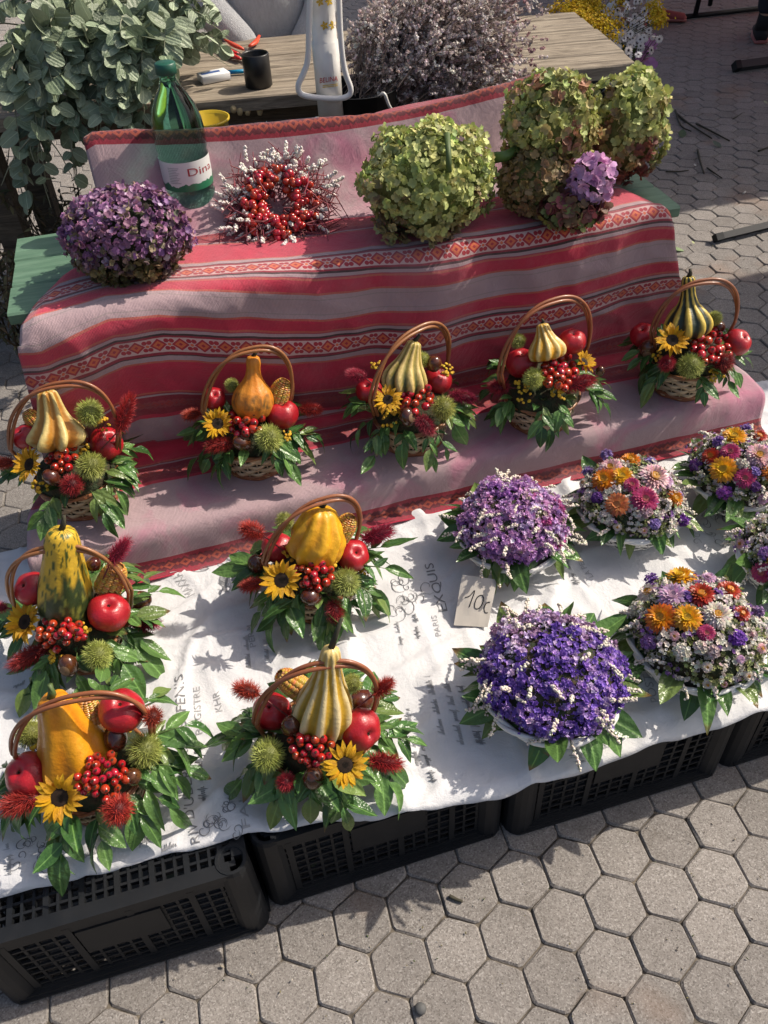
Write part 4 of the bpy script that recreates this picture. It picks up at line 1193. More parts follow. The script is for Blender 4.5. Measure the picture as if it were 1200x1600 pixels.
def straw_mesh(outer, inner, ctr, seed):
    r = random.Random(seed); nb = NB()
    pv = np.array([(-.16, 0, 0), (.16, 0, 0), (.20, .6, .08), (0, 1.0, .16), (-.20, .6, .08), (0, .5, .02)])
    pf = [(0, 1, 5), (1, 2, 5), (2, 3, 5), (3, 4, 5), (4, 0, 5)]
    for lay in range(5):
        k_ = 22 - lay*2; t = lay/4
        for k in range(k_):
            a = 2*pi*(k + .5*(lay % 2))/k_ + r.gauss(0, .05); L = .55 - .05*lay
            d = V((math.cos(a), math.sin(a), 0)); el = -.15 + .34*lay + r.gauss(0, .08)
            dd = (d*math.cos(el) + V((0, 0, math.sin(el)))).normalized(); B = d*(.46 - .07*lay) + V((0, 0, .04*lay))
            x = V((-d.y, d.x, 0)); z = x.cross(dd)
            M = Matrix.Identity(4)
            for i in range(3): M[i][0], M[i][1], M[i][2], M[i][3] = x[i]*L, dd[i]*L, z[i]*L, B[i]
            c = tuple(lerp(p, q, min(1, t*1.1))*r.uniform(.85, 1.12) for p, q in zip(outer, inner))
            nb.add(pv, pf, M, c)
    cb = MB(); cb.lathe([(.34, -.1), (.36, .16), (.27, .27), (.12, .29), (.01, .25)], 16); nb.merge(cb, ctr)
    for k in range(90):
        rr_ = .35*math.sqrt((k + .5)/90); a = k*2.4; P = V((rr_*math.cos(a), rr_*math.sin(a), .29 - rr_*rr_*.9))
        s = .022; nb.raw([P + V((s, 0, -.03)), P + V((-s*.5, s*.87, -.03)), P + V((-s*.5, -s*.87, -.03)), P + V((0, 0, .045))], [(0,1,3),(1,2,3),(2,0,3)], jit(ctr, .35))
    return nb.mesh('strawflower', STRAW_RB)
OY, YL, PK, MG, RD, BZ, LL, WH = (.66, .27, .015), (.76, .44, .02), (.70, .42, .47), (.40, .03, .13), (.40, .02, .02), (.46, .13, .04), (.56, .33, .52), (.66, .58, .52)
STRAW = {'orange': straw_mesh((.55, .12, .01), OY, (.50, .24, .015), 1), 'yellow': straw_mesh(OY, YL, (.60, .36, .02), 2), 'pink': straw_mesh(PK, (.62, .40, .40), (.55, .26, .02), 3),
         'magenta': straw_mesh(MG, (.45, .06, .17), (.42, .12, .10), 4), 'red': straw_mesh(RD, (.42, .06, .02), (.60, .22, .01), 5), 'bronze': straw_mesh(BZ, (.55, .22, .09), (.48, .18, .05), 6),
         'lilac': straw_mesh(LL, (.60, .40, .56), (.55, .33, .42), 7), 'white': straw_mesh(WH, (.66, .60, .54), (.55, .25, .02), 8)}
def bowl(label, base, zc, rx, rz, seed, kind, pal, flowers=(), clusters=(), sc=1.0):
    global rnd
    rnd = random.Random(seed)
    P0 = at(*base, Z1); z0 = wz(P0.x, P0.y) + .003; C0 = V((P0.x, P0.y, z0))
    t = thing('flower_basket', label, 'flower basket', C0, 'white bowls of dried flowers on the tablecloth')
    Mb = T(C0) @ Matrix.Rotation(rnd.random()*6, 4, 'Z') @ Matrix.Diagonal((sc, sc, sc, 1))
    b_ = ob('woven_bowl', ME_WBODY, t, Mb); ob('rim', ME_WRIM, b_, Mb); ob('lining', ME_WIN, b_, Mb)
    C = C0 + V((0, 0, zc)); RR = (rx, rx, rz)
    # leaves round the rim
    for q in range(28):
        th = 2*pi*q/28 + rnd.gauss(0, .12); d = V((math.cos(th), math.sin(th), 0)); front = d.dot(-CFH)
        P = C0 + d*(.085*sc + rnd.uniform(-.01, .006)) + V((0, 0, .062*sc + rnd.uniform(-.006, .016)))
        L = rnd.uniform(.055, .085)*sc; dd = d + V((-d.y, d.x, 0))*rnd.gauss(0, .4) + V((0, 0, rnd.uniform(-.5, .3) if front > -.2 else rnd.uniform(-.2, .5)))
        tip = P + dd.normalized()*L
        if tip.z < z0 + .006: dd = dd.normalized()*L; dd.z += z0 + .006 - tip.z
        put_leaf(t, P, dd, L, d*.4 + V((0, 0, 1)), LEAVES_B if rnd.random() < .6 else LEAVES)
    core = MB(); core.lathe([(max(.003, .93*rx*math.cos(pi/2*i/8)), .93*rz*math.sin(pi/2*i/8)) for i in range(9)], 28, mod=lambda r, z, th, tt: (r*(1 + .05*mnoise.noise(V((th*2, z*30, seed)))), z), M=T(C - C0))
    ob('flower_bed', core.mesh('flower_bed', M_BED), t, T(C0))
    nb = NB(); nf = 3000 if kind == 'statice' else 2600
    spots = []
    for n in fib(nf):
        n = (n + V((rnd.gauss(0, .03), rnd.gauss(0, .03), rnd.gauss(0, .02)))).normalized()
        if n.z < -.1: continue
        lump = .90 + .28*abs(mnoise.noise(n*2.7 + V((seed, 0, 0)))) + .14*mnoise.noise(n*8 + V((0, seed, 0)))
        P = C + V((n.x*rx, n.y*rx, n.z*rz))*lump
        nn = V((n.x/rx, n.y/rx, n.z/rz)).normalized()
        col = pal(n, mnoise.noise(n*2.6 + V((seed*1.3, 2, 0))), mnoise.noise(n*7 + V((3, seed, 1))))
        if col is None: continue
        for _ in range(2 if kind == 'statice' else 1):
            Q = P + V((rnd.gauss(0, .002), rnd.gauss(0, .002), rnd.gauss(0, .002)))
            nb.add(FLV, FLF, frame(Q, nn + V((rnd.gauss(0, .5), rnd.gauss(0, .5), rnd.gauss(0, .5))), None, rnd.uniform(.0030, .0056)), jit(col, .22))
    world_mesh('small_florets', nb, M_STAT, t, kind='stuff')
    def hit(px, py, r_px, back=.3):
        P, nn = ellip_hit(px, py, C, RR); r = r_px*mpp(P); return P + (CAM - P).normalized()*r*back, nn, r
    for px, py, r, k in flowers:
        P, nn, R = hit(px, py, r, .35)
        ob('strawflower', STRAW[k], t, frame(P, nn*.75 + (CAM - P).normalized()*.5, None, R*1.3))
    if kind == 'mix':
        used = [(f[0], f[1], f[2]) for f in flowers] + [(c[0], c[1], c[2]) for c in clusters]
        for _ in range(60):
            th = rnd.random()*2*pi; el = rnd.uniform(.15, 1.2)
            n = V((math.cos(th)*math.cos(el), math.sin(th)*math.cos(el), math.sin(el))); P = C + V((n.x*rx, n.y*rx, n.z*rz))
            d_ = P - CAM; z_ = d_.dot(CF); x_, y_ = 600 + FPX*d_.dot(CR)/z_, 800 - FPX*d_.dot(CU)/z_
            r = rnd.uniform(6, 10)
            if n.dot((CAM - P).normalized()) < .1 or any(math.hypot(x_ - u[0], y_ - u[1]) < (r + u[2])*1.05 for u in used): continue
            used.append((x_, y_, r + 5))
            ob('strawflower', STRAW[rnd.choice(('pink', 'white', 'lilac', 'white'))], t, frame(P + n*.004, n*.8 + (CAM - P).normalized()*.4, None, r*mpp(P)))
    nb = NB()
    for px, py, r, col in clusters:
        P, nn, R = hit(px, py, r, .5)
        for k in range(int(70 + R*3000)):
            o_ = V((rnd.gauss(0, 1), rnd.gauss(0, 1), rnd.gauss(0, 1))).normalized()*R*rnd.uniform(.5, 1)
            nb.add(FLV, FLF, frame(P + o_, o_ + nn*R, None, rnd.uniform(.0028, .0045)), jit(col, .25))
    if clusters: world_mesh('statice_clusters', nb, M_STAT, t, kind='stuff')
    nb = NB()
    for k in range(56 if kind == 'statice' else 30):
        th = rnd.random()*2*pi; el = rnd.random() ** 1.4*1.2
        n = V((math.cos(th)*math.cos(el), math.sin(th)*math.cos(el), math.sin(el)))
        P = C + V((n.x*rx, n.y*rx, n.z*rz))*.97
        tang = V((rnd.gauss(0, 1), rnd.gauss(0, 1), rnd.gauss(0, .4)))
        d = n*.6 + tang*.45 if el < .5 else n*.25 + tang*.6
        Lg = (rnd.uniform(.035, .06) if el < .5 else rnd.uniform(.022, .038))*(1 if kind == 'statice' else .7)
        if el < .15 and P.z < z0 + .09: d.z = abs(d.z)*.5
        cream_sprig(nb, P, d, Lg, 15, bead=.0026, col=(.68, .61, .52))
    world_mesh('cream_sprigs', nb, M_CREAM, t, kind='stuff')
    return t
PUR, VIO, LIL, PKP, MAG, PAL = (.42, .20, .52), (.21, .11, .47), (.64, .49, .72), (.64, .37, .60), (.46, .09, .28), (.72, .63, .74)
def pal1(n, a, b):
    if b > .42: return PAL if a > 0 else (.5, .43, .36)
    if a > .28: return MAG if n.x > .3 else PUR
    return PKP if b > .1 else (LIL if a < -.2 else (.54, .31, .58))
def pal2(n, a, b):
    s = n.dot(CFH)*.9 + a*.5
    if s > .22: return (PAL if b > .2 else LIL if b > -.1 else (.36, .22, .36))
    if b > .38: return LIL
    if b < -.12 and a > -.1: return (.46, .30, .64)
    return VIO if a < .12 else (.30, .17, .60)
GRNB = (.20, .22, .08)
def palm(n, a, b):
    if b > -.02: return (.70, .66, .60)
    if b < -.25: return GRNB
    return (.36, .41, .17) if a > .05 else (.56, .46, .46) if a > -.2 else (.34, .18, .44)
bowl('white bowl of lilac pink statice dome with cream sprigs, behind the price card', (797,866), .082, .110, .084, 21, 'statice', pal1)
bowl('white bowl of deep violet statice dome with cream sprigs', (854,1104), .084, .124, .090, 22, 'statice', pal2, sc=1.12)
bowl('white bowl of mixed strawflowers with magenta and bronze blooms', (976,826), .076, .108, .072, 23, 'mix', palm,
  flowers=[(944,749,17,'orange'),(972,744,15,'yellow'),(954,731,16,'pink'),(985,719,14,'orange'),(964,788,16,'bronze'),(1008,780,18,'magenta'),(1023,745,20,'pink'),(987,757,11,'magenta'),(1055,778,12,'orange'),(1042,752,10,'lilac')],
  clusters=[(933,778,9,(.14,.05,.26)),(1068,812,11,(.26,.08,.42)),(918,736,9,(.34,.24,.5)),(947,711,10,(.34,.24,.5)),(1016,722,9,(.3,.24,.55)),(1023,820,9,(.28,.2,.48)),(945,808,11,(.6,.58,.52)),(1060,775,8,(.4,.26,.5)),(1010,800,9,(.5,.33,.36))])
bowl('white bowl of mixed strawflowers with two large yellow blooms, beside the sunlit cloth corner', (1143,780), .076, .108, .074, 24, 'mix', palm,
  flowers=[(1147,682,16,'yellow'),(1130,733,18,'yellow'),(1110,712,12,'red'),(1141,706,13,'magenta'),(1186,711,17,'pink'),(1164,747,14,'magenta'),(1186,681,11,'red'),(1208,740,14,'orange')],
  clusters=[(1166,670,10,(.26,.16,.46)),(1123,690,9,(.3,.16,.46)),(1087,727,10,(.2,.06,.3)),(1132,770,11,(.36,.1,.42)),(1178,738,9,(.26,.18,.46)),(1180,760,8,(.14,.05,.2)),(1160,725,9,(.6,.56,.5))])
bowl('white bowl of mixed strawflowers with orange, lilac and red blooms', (1074,1034), .080, .118, .078, 25, 'mix', palm, sc=1.08,
  flowers=[(1063,901,20,'yellow'),(1012,925,15,'white'),(1051,931,20,'lilac'),(1096,928,18,'red'),(1140,922,16,'red'),(1032,965,21,'orange'),(1074,965,19,'yellow'),(1121,960,19,'white'),(1104,989,12,'magenta'),(1160,958,11,'red'),(1108,902,10,'lilac')],
  clusters=[(1018,906,11,(.28,.14,.44)),(1013,1003,12,(.24,.13,.34)),(1153,998,13,(.2,.07,.42)),(1184,956,10,(.42,.28,.52)),(1065,1019,14,(.6,.57,.5)),(995,951,12,(.6,.57,.5)),(1073,932,8,(.2,.1,.36)),(1120,928,8,(.26,.12,.42)),(1095,1012,11,(.58,.52,.46)),(1115,1018,10,(.55,.45,.45))])
bowl('white bowl of dusky mixed flowers at the far end of the tablecloth', (1226,908), .066, .108, .074, 26, 'mix', palm,
  flowers=[(1190,895,14,'magenta'),(1215,870,14,'yellow'),(1240,880,15,'pink')], clusters=[(1195,865,10,(.3,.16,.42)),(1210,900,10,(.2,.07,.3))])

# ================================================================== HYDRANGEAS
M_HYD = MAT('hydrangea_petals', objcol=True, rough=.55, rand=.28, transl=.25, bmp=.2, bscale=12, bdist=.05)
M_HYDV = MAT('hydrangea_petals_small', vcol=True, rough=.6, transl=.2)
def floret4(cup, seed):
    r = random.Random(seed); mb = MB()
    for k in range(4):
        a = pi/2*k + r.gauss(0, .08); d = V((math.cos(a), math.sin(a), 0)); e = V((-d.y, d.x, 0)); c = cup + r.gauss(0, .12); tw = r.gauss(0, .12)
        o_ = len(mb.v)
        for (l, w_) in ((.04, .03), (.35, .40), (.70, .50), (.98, .22)):
            for sgn in (-1, 0, 1): mb.v.append(d*l + e*(w_*sgn) + V((0, 0, c*l*l + .16*abs(sgn)*w_ + tw*sgn*l*.6 + .05*r.gauss(0, 1)*l)))
        mb.f += [(o_+i*3+j, o_+i*3+j+1, o_+(i+1)*3+j+1, o_+(i+1)*3+j) for i in range(3) for j in range(2)]
    return mb
_FL4 = [floret4(c, 40 + i) for i, c in enumerate((.15, .35, -.1, .5))]
FL4 = [f.mesh('floret', M_HYD) for f in _FL4]
FL4N = [(np.array([tuple(v) for v in f.v]), f.f) for f in _FL4]
def hyd_ball(t, C, R, size, cols, nobj, seed, lump=.12, small=False, corem=None):
    """florets over the ellipsoid C,R"""
    global rnd
    rnd = random.Random(seed)
    cb = MB(); cb.lathe([(max(.003, .88*math.cos(-pi/2+pi*i/12)), .88*math.sin(-pi/2+pi*i/12)) for i in range(13)], 20, M=T(C) @ Matrix.Diagonal((*R, 1)))
    core = world_mesh('flower_core', cb, corem or M_BED, t)
    area = 4*pi*((R[0]*R[1]) ** 1.6/3 + (R[0]*R[2]) ** 1.6/3 + (R[1]*R[2]) ** 1.6/3) ** (1/1.6)
    n = int(area/(size*size*(.55 if not small else .7)))
    fr, bk = [], []
    for k in range(n):
        z = 1 - 2*(k + .5)/n; a = k*2.39996 + rnd.gauss(0, .2); q = math.sqrt(1 - z*z); d = V((q*math.cos(a), q*math.sin(a), z))
        lm = 1 + lump*mnoise.noise(d*2.3 + V((seed, 0, 0))) + rnd.gauss(0, .035)
        P = C + V((d.x*R[0], d.y*R[1], d.z*R[2]))*lm; nn = V((d.x/R[0], d.y/R[1], d.z/R[2])).normalized()
        vis = nn.dot((CAM - P).normalized())
        (fr if vis > -.05 else bk).append((vis, P, nn, d))
    fr.sort(key=lambda x: -x[0]); no = 0 if small else min(nobj, len(fr))
    for vis, P, nn, d in fr[:no]:
        M = frame(P, nn + V((rnd.gauss(0, .62), rnd.gauss(0, .62), rnd.gauss(0, .62))), V((rnd.gauss(0, 1), rnd.gauss(0, 1), rnd.gauss(0, 1))), size*rnd.uniform(.5, .82))
        ob('floret', rnd.choice(FL4), t, M, color=jit(cols(d), .12))
    nb = NB()
    for vis, P, nn, d in fr[no:] + bk:
        tv, tf = rnd.choice(FL4N)
        nb.add(tv, tf, frame(P, nn + V((rnd.gauss(0, .5), rnd.gauss(0, .5), rnd.gauss(0, .5))), V((rnd.gauss(0, 1), rnd.gauss(0, 1), 0)), size*rnd.uniform(.5, .85)), jit(cols(d), .3))
        if small and vis > -.05:
            nb.add(tv, tf, frame(P*1.0 + nn*.004, nn + V((rnd.gauss(0, .7), rnd.gauss(0, .7), rnd.gauss(0, .7))), V((rnd.gauss(0, 1), rnd.gauss(0, 1), 0)), size*rnd.uniform(.4, .7)), jit(cols(d), .35))
    if nb.V: world_mesh('small_florets', nb, M_HYDV, t, kind='stuff')
def ccm(cx, cy, z):
    return at(cx, cy, z)
def mix3(a, b, f): f = min(1, max(0, f)); return tuple(lerp(x, y, f) for x, y in zip(a, b))
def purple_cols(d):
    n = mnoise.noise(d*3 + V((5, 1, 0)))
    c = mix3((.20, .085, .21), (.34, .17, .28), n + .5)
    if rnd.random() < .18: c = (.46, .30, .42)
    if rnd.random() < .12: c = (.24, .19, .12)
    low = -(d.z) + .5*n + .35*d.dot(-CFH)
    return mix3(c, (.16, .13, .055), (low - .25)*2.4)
GY, GG, GD, GR_ = (.56, .57, .22), (.42, .49, .16), (.12, .15, .05), (.24, .12, .08)
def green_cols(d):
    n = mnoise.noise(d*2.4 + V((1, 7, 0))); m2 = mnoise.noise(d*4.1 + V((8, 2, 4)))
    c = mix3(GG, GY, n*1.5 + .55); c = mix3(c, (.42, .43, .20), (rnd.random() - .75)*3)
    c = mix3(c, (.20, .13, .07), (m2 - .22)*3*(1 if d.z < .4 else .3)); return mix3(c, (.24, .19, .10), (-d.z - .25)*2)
def rusty_cols(d):
    n = mnoise.noise(d*2.6 + V((3, 3, 1))); m2 = mnoise.noise(d*3.5 + V((2, 9, 4)))
    c = mix3((.34, .36, .11), (.46, .48, .17), n + .5); return mix3(c, (.40, .20, .14), (m2 + .02)*2.4)
def brown_cols(d):
    n = mnoise.noise(d*3 + V((2, 5, 1))); return mix3((.27, .24, .09), (.32, .19, .11), n + .5)
def place_ball(cx, cy, rx, ry, zc, dy=0.0):
    C = at(cx, cy, zc); s = mpp(C); return C + V((0, dy, 0)), (rx*s, rx*s*.92, ry*s*.96)
C, R = place_ball(200, 366, 92, 76, Z3 + .078)
R = (R[0], R[1], .086)
t = thing('hydrangea', 'dried purple hydrangea head lying on the striped cloth beside the bottle', 'hydrangea', (C.x, C.y, Z3), 'dried hydrangea heads on the upper step')
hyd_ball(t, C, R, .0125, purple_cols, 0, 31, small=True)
C, R = place_ball(668, 285, 97, 92, Z3 + .104)
R = (R[0], R[1], .110)
t = thing('hydrangea', 'large round lime green hydrangea head with a bare stem on top', 'hydrangea', (C.x, C.y, Z3), 'dried hydrangea heads on the upper step')
M_COREG = MAT('green_flower_core', (.15, .18, .055), .9, var=.6, vscale=60, bmp=1, bscale=90, bdist=.008)
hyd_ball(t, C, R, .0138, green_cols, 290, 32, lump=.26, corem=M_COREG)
sm = MB(); P1 = onplane(695, 195, C, CFH) - CFH*.05; P2 = onplane(694, 240, C, CFH) - CFH*.10
sm.tube([P1, (P1 + P2)/2 - CFH*.012, P2], .006, 8); world_mesh('stem', sm, M_STEM2 if 'M_STEM2' in globals() else M_STEM, t)
# bunch of three heads with a pink one
C1, R1 = place_ball(868, 205, 72, 76, Z3 + .165, .03)
C2, R2 = place_ball(838, 282, 56, 54, Z3 + .075)
C3, R3 = place_ball(912, 274, 31, 38, Z3 + .095, -.035)
C4, R4 = place_ball(893, 322, 50, 28, Z3 + .042)
t = thing('hydrangea_bunch', 'bunch of rusty green hydrangea heads with one pink bloom', 'hydrangea', (C2.x, C2.y, Z3), 'dried hydrangea heads on the upper step')
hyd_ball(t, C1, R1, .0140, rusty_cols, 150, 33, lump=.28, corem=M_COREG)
hyd_ball(t, C2, R2, .0130, brown_cols, 90, 34, corem=M_COREG)
hyd_ball(t, C3, R3, .019, lambda d: mix3((.60, .30, .54), (.68, .44, .64), rnd.random()), 50, 35)
hyd_ball(t, C4, R4, .020, lambda d: mix3((.18, .20, .06), (.22, .06, .07), .5 + mnoise.noise(d*3)*1.5), 0, 36)
sm = MB(); A = onplane(770, 247, C2, CFH); B = onplane(812, 240, C2, CFH); sm.tube([A, A.lerp(B, .5), B + (B - A)*.6 + CFH*.05], [.012, .011, .009], 10); world_mesh('stem', sm, MAT('fresh_stem', (.10, .17, .04), .45, var=.2), t)
C, R = place_ball(1000, 212, 60, 92, Z3 + .12, .06)
R = (R[0]*1.0, R[1], .112)
t = thing('hydrangea', 'wilting green hydrangea head with rust brown patch, on the bench end', 'hydrangea', (C.x, C.y, Z3), 'dried hydrangea heads on the upper step')
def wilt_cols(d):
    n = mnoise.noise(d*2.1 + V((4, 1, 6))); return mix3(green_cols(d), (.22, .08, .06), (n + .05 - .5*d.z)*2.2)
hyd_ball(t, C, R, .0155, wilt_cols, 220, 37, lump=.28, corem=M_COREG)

# ================================================================== WREATH
rnd = random.Random(50)
WC = at(437, 322, Z3 + .045)
wn = (V((0, 0, 1))*.75 - CFH*.6).normalized(); wu = CRH; wv = wn.cross(wu)
t = thing('rosehip_wreath', 'wreath of red rose hips and white sprigs on a twig ring', 'wreath', (WC.x, WC.y, Z3))
RW = .060
def wp(a, r, h): return WC + (wu*math.cos(a) + wv*math.sin(a))*r + wn*h
tw = NB()
for k in range(560):
    a = rnd.random()*2*pi; r0 = RW + rnd.gauss(0, .018); h = rnd.gauss(-.002, .012)
    da = rnd.uniform(.25, .6)*rnd.choice((-1, 1)); r1 = r0 + rnd.uniform(.01, .075)
    tb = MB(); tb.tube([wp(a, r0, h), wp(a + da*.5, (r0 + r1)/2, h + rnd.gauss(0, .006)), wp(a + da, r1, h + rnd.gauss(0, .012))], [.0018, .0014, .0008], 4, cap=False)
    tw.merge(tb, jit((.22, .05, .06), .35))
world_mesh('twig_ring', tw, MAT('red_twigs', vcol=True, rough=.8), t, kind='stuff')
for k in range(150):
    a = rnd.random()*2*pi
    if 1.2 < a < 2.0 and rnd.random() < .5: continue
    q = rnd.gauss(0, 1.0); r = RW + .026*math.sin(q); h = .022*math.cos(q) + .004
    P = wp(a, r, h); d = (wn*math.cos(q) + (P - WC).normalized()*math.sin(q)*.8 + V((rnd.gauss(0, .35), rnd.gauss(0, .35), rnd.gauss(0, .35)))).normalized()
    s = rnd.uniform(.0070, .0092); ob('rosehip', ME_HIP, t, frame(P, d, None, (s, s, s*1.15)))
nb = NB()
for k in range(120):
    a = rnd.choice((rnd.uniform(.3, 2.9), rnd.uniform(2.6, 5.2), rnd.random()*6.28)); r = RW + rnd.uniform(-.015, .062)
    P = wp(a, r, rnd.uniform(-.004, .012)); d = (P - WC).normalized()*.8 + wn*.5 + V((rnd.gauss(0, .4), rnd.gauss(0, .4), rnd.gauss(0, .4)))
    cream_sprig(nb, P, d, rnd.uniform(.022, .045), 14, col=(.70, .65, .60), stem=(.2, .12, .09), droop=.2, bead=.0031)
world_mesh('white_sprigs', nb, M_CREAM, t, kind='stuff')

# ================================================================== BOTTLE
def bottle():
    B = at(306, 338, Z3 + .004); s = mpp(B); R = 37.5*s
    top = onplane(257, 98, B, CFH)
    ax = V((0, 0, 1)); H = (top - B).dot(ax)
    ax = (top - B).normalized(); H = (top - B).length
    M = frame(B, ax, CRH)
    t = tag(ob('water_bottle', None, None, M), 'green plastic mineral water bottle with white label on the striped cloth', 'bottle')
    k = R
    prof = [(.0, .012), (.55, .006), (.80, .0), (.95, .010), (1.0, .035), (1.0, .10), (.965, .108), (1.0, .118), (1.0, .20), (.955, .208), (.955, .225), (.985, .235), (.985, .44), (.95, .452), (.955, .47), (1.0, .485), (1.0, .60), (.96, .665), (.82, .745), (.60, .815), (.40, .865), (.31, .90), (.30, .935), (.36, .94), (.36, .947), (.30, .95), (.29, .985), (.0, .986)]
    mb = MB(); mb.lathe([(max(.001, r)*k, z*H) for r, z in prof], 40)
    m = MAT('green_pet', (.18, .54, .40), .05, trans=1.0, ior=1.10, coat=.6)
    ob('bottle_body', mb.mesh('bottle_body', m), t, M)
    mb = MB(); mb.lathe([(.34*k, .935*H), (.385*k, .94*H), (.385*k, .998*H), (.33*k, 1.004*H), (.001, 1.004*H)], 36, mod=lambda r, z, th, tt: (r*(1 + .015*math.cos(36*th)*(tt < .6)), z), closed=False)
    ob('cap', mb.mesh('cap', MAT('green_cap', (.012, .085, .055), .4)), t, M)
    # water inside is left to the tinted body; label
    mm, nt, b = newmat('bottle_label')
    co_ = coords(nt, 'Object'); sx = nt.nodes.new('ShaderNodeSeparateXYZ'); nt.links.new(co_, sx.inputs[0])
    z = E(nt, sx.outputs[2]); hills = ntex(nt, coords(nt, 'Object', (1, 1, .15)), 42, 2)
    f = (z - (hills*.10*H + .235*H)).lt(0)
    c = mixc(nt, f, (.62, .64, .63), (.025, .16, .08)); nt.links.new(c, b.inputs['Base Color']); b.inputs['Roughness'].default_value = .35
    mb = MB(); mb.lathe([(.992*k, .243*H), (.992*k, .436*H)], 48, closed=False)
    lab = ob('label', mb.mesh('label', mm), t, M)
    return t, M, k, H, lab
BOT = bottle()
# ================================================================== PRICE CARD
def card():
    px = [(722,898),(777,906),(762,980),(709,977)]   # tl tr br bl
    bl, br = at(*px[3], Z1 + .006), at(*px[2], Z1 + .006)
    n = ((br - bl).cross(V((0, 0, 1))) + V((0, 0, -.9))*(br - bl).length).normalized()
    n = V((-(br - bl).y, (br - bl).x, 0)).normalized()          # away from camera
    pl = (V((0, 0, 1))*.55 + n*.85).normalized()                # direction up the card
    pn = (br - bl).cross(pl).normalized()
    tl, tr = onplane(*px[0], bl, pn), onplane(*px[1], bl, pn)
    t = thing('price_card', 'handwritten 10 euro price card leaning between the purple flower bowls', 'price card', bl)
    mb = MB(); g = 10
    def P(u, v):
        a = bl.lerp(br, u); b_ = tl.lerp(tr, u); return a.lerp(b_, v) + pn*(.003*math.sin(u*pi)*v + .0015*mnoise.noise(V((u*3, v*3, 1))))
    for s in (0, .0007):
        for j in range(g + 1):
            for i in range(g + 1): mb.v.append(P(i/g, j/g) - pn*s)
    n1 = g + 1; N = n1*n1
    mb.f = [(j*n1+i, j*n1+i+1, (j+1)*n1+i+1, (j+1)*n1+i) for j in range(g) for i in range(g)]
    mb.f += [tuple(reversed([q + N for q in f])) for f in mb.f]
    rim = [i for i in range(n1)] + [j*n1+g for j in range(1, n1)] + [g*n1+i for i in range(g-1, -1, -1)] + [j*n1 for j in range(g-1, 0, -1)]
    mb.f += [(rim[(q+1) % len(rim)], rim[q], rim[q] + N, rim[(q+1) % len(rim)] + N) for q in range(len(rim))]
    world_mesh('card', mb, MAT('paper', (.52, .48, .43), .85, var=.1, bmp=.35, bscale=60), t, smooth=False)
    strokes = [[(.20,.56),(.32,.60),(.44,.72),(.36,.38)], [(.66,.64),(.55,.60),(.50,.46),(.54,.36),(.66,.38),(.73,.52),(.68,.64),(.58,.62)], [(.93,.52),(.84,.50),(.79,.40),(.84,.30),(.92,.30)]]
    mk = MB()
    for st in strokes:
        pts = smooth_path([V((a, b_, 0)) for a, b_ in st], 14 if len(st) > 4 else 9)
        mk.tube([P(q.x, q.y) + pn*(.0008 if pn.dot(CAM - bl) > 0 else -.0015) for q in pts], .0010, 5, flat=.4, upv=pn)
    world_mesh('handwriting', mk, MAT('ink', (.02, .018, .02), .6), t)
card()

# ================================================================== LETTERING
M_INK = MAT('printed_ink', (.36, .36, .37), .8, var=.3, vscale=30)
M_INKD = MAT('printed_ink_dark', (.20, .20, .21), .8, var=.3, vscale=30)
def text_meshes(strings):
    objs = []
    for s in strings:
        c = bpy.data.curves.new('tmp_text', 'FONT'); c.body = s; c.size = 1; c.resolution_u = 3
        o = bpy.data.objects.new('tmp_text', c); COL.objects.link(o); objs.append(o)
    bpy.context.view_layer.update(); dg = bpy.context.evaluated_depsgraph_get(); out = []
    for o in objs:
        me = o.evaluated_get(dg).to_mesh()
        out.append(([v.co.copy() for v in me.vertices], [tuple(p.vertices) for p in me.polygons]))
        o.evaluated_get(dg).to_mesh_clear()
    for o in objs:
        c = o.data; bpy.data.objects.remove(o); bpy.data.curves.remove(c)
    return out
WORDS = [('MAXXAVAN', (306,928), (271,882), 15, M_INK), ('FENIS', (293,1118), (287,1056), 15, M_INKD), ('RASS', (296,1190), (293,1130), 15, M_INKD), ("D'UBERS", (305,1282), (299,1196), 16, M_INKD),
  ('REGISTRE', (318,1150), (312,1072), 11, M_INK), ('RIV', (312,1316), (308,1286), 14, M_INKD), ('FAI', (392,1296), (386,1252), 13, M_INK), ('EXQUIS', (700,957), (676,880), 15, M_INKD),
  ('PARIS', (690,995), (682,962), 9, M_INK), ('POST', (955,1168), (932,1128), 15, M_INK), ('POST', (1030,1102), (1014,1060), 14, M_INK), ('LA PENSEE', (928,902), (896,858), 9, M_INK),
  ('PERM', (400,1010), (394,975), 10, M_INK), ('SEM', (1122,1118), (1108,1088), 12, M_INK), ('A SE', (1190,1092), (1180,1062), 12, M_INK), ('KHR', (348,1112), (343,1082), 11, M_INK)]
TM = text_meshes([w_[0] for w_ in WORDS] + ['Dina', 'BELINA'])
lift = .0013
for (s, a, b_, hpx, mat_), (vs, fs) in zip(WORDS, TM):
    A, B = at(*a, Z1), at(*b_, Z1); d = (B - A); d.z = 0; L = d.length; d.normalize(); n = V((-d.y, d.x, 0))
    wx = max(v.x for v in vs); sx = L/wx; sy = hpx*mpp(A)/.72
    mb = MB()
    for v in vs:
        P = A + d*v.x*sx + n*v.y*sy; mb.v.append(V((P.x, P.y, wz(P.x, P.y) + lift)))
    mb.f = fs; world_mesh('printed_word', mb, mat_, CLOTH1, smooth=False)
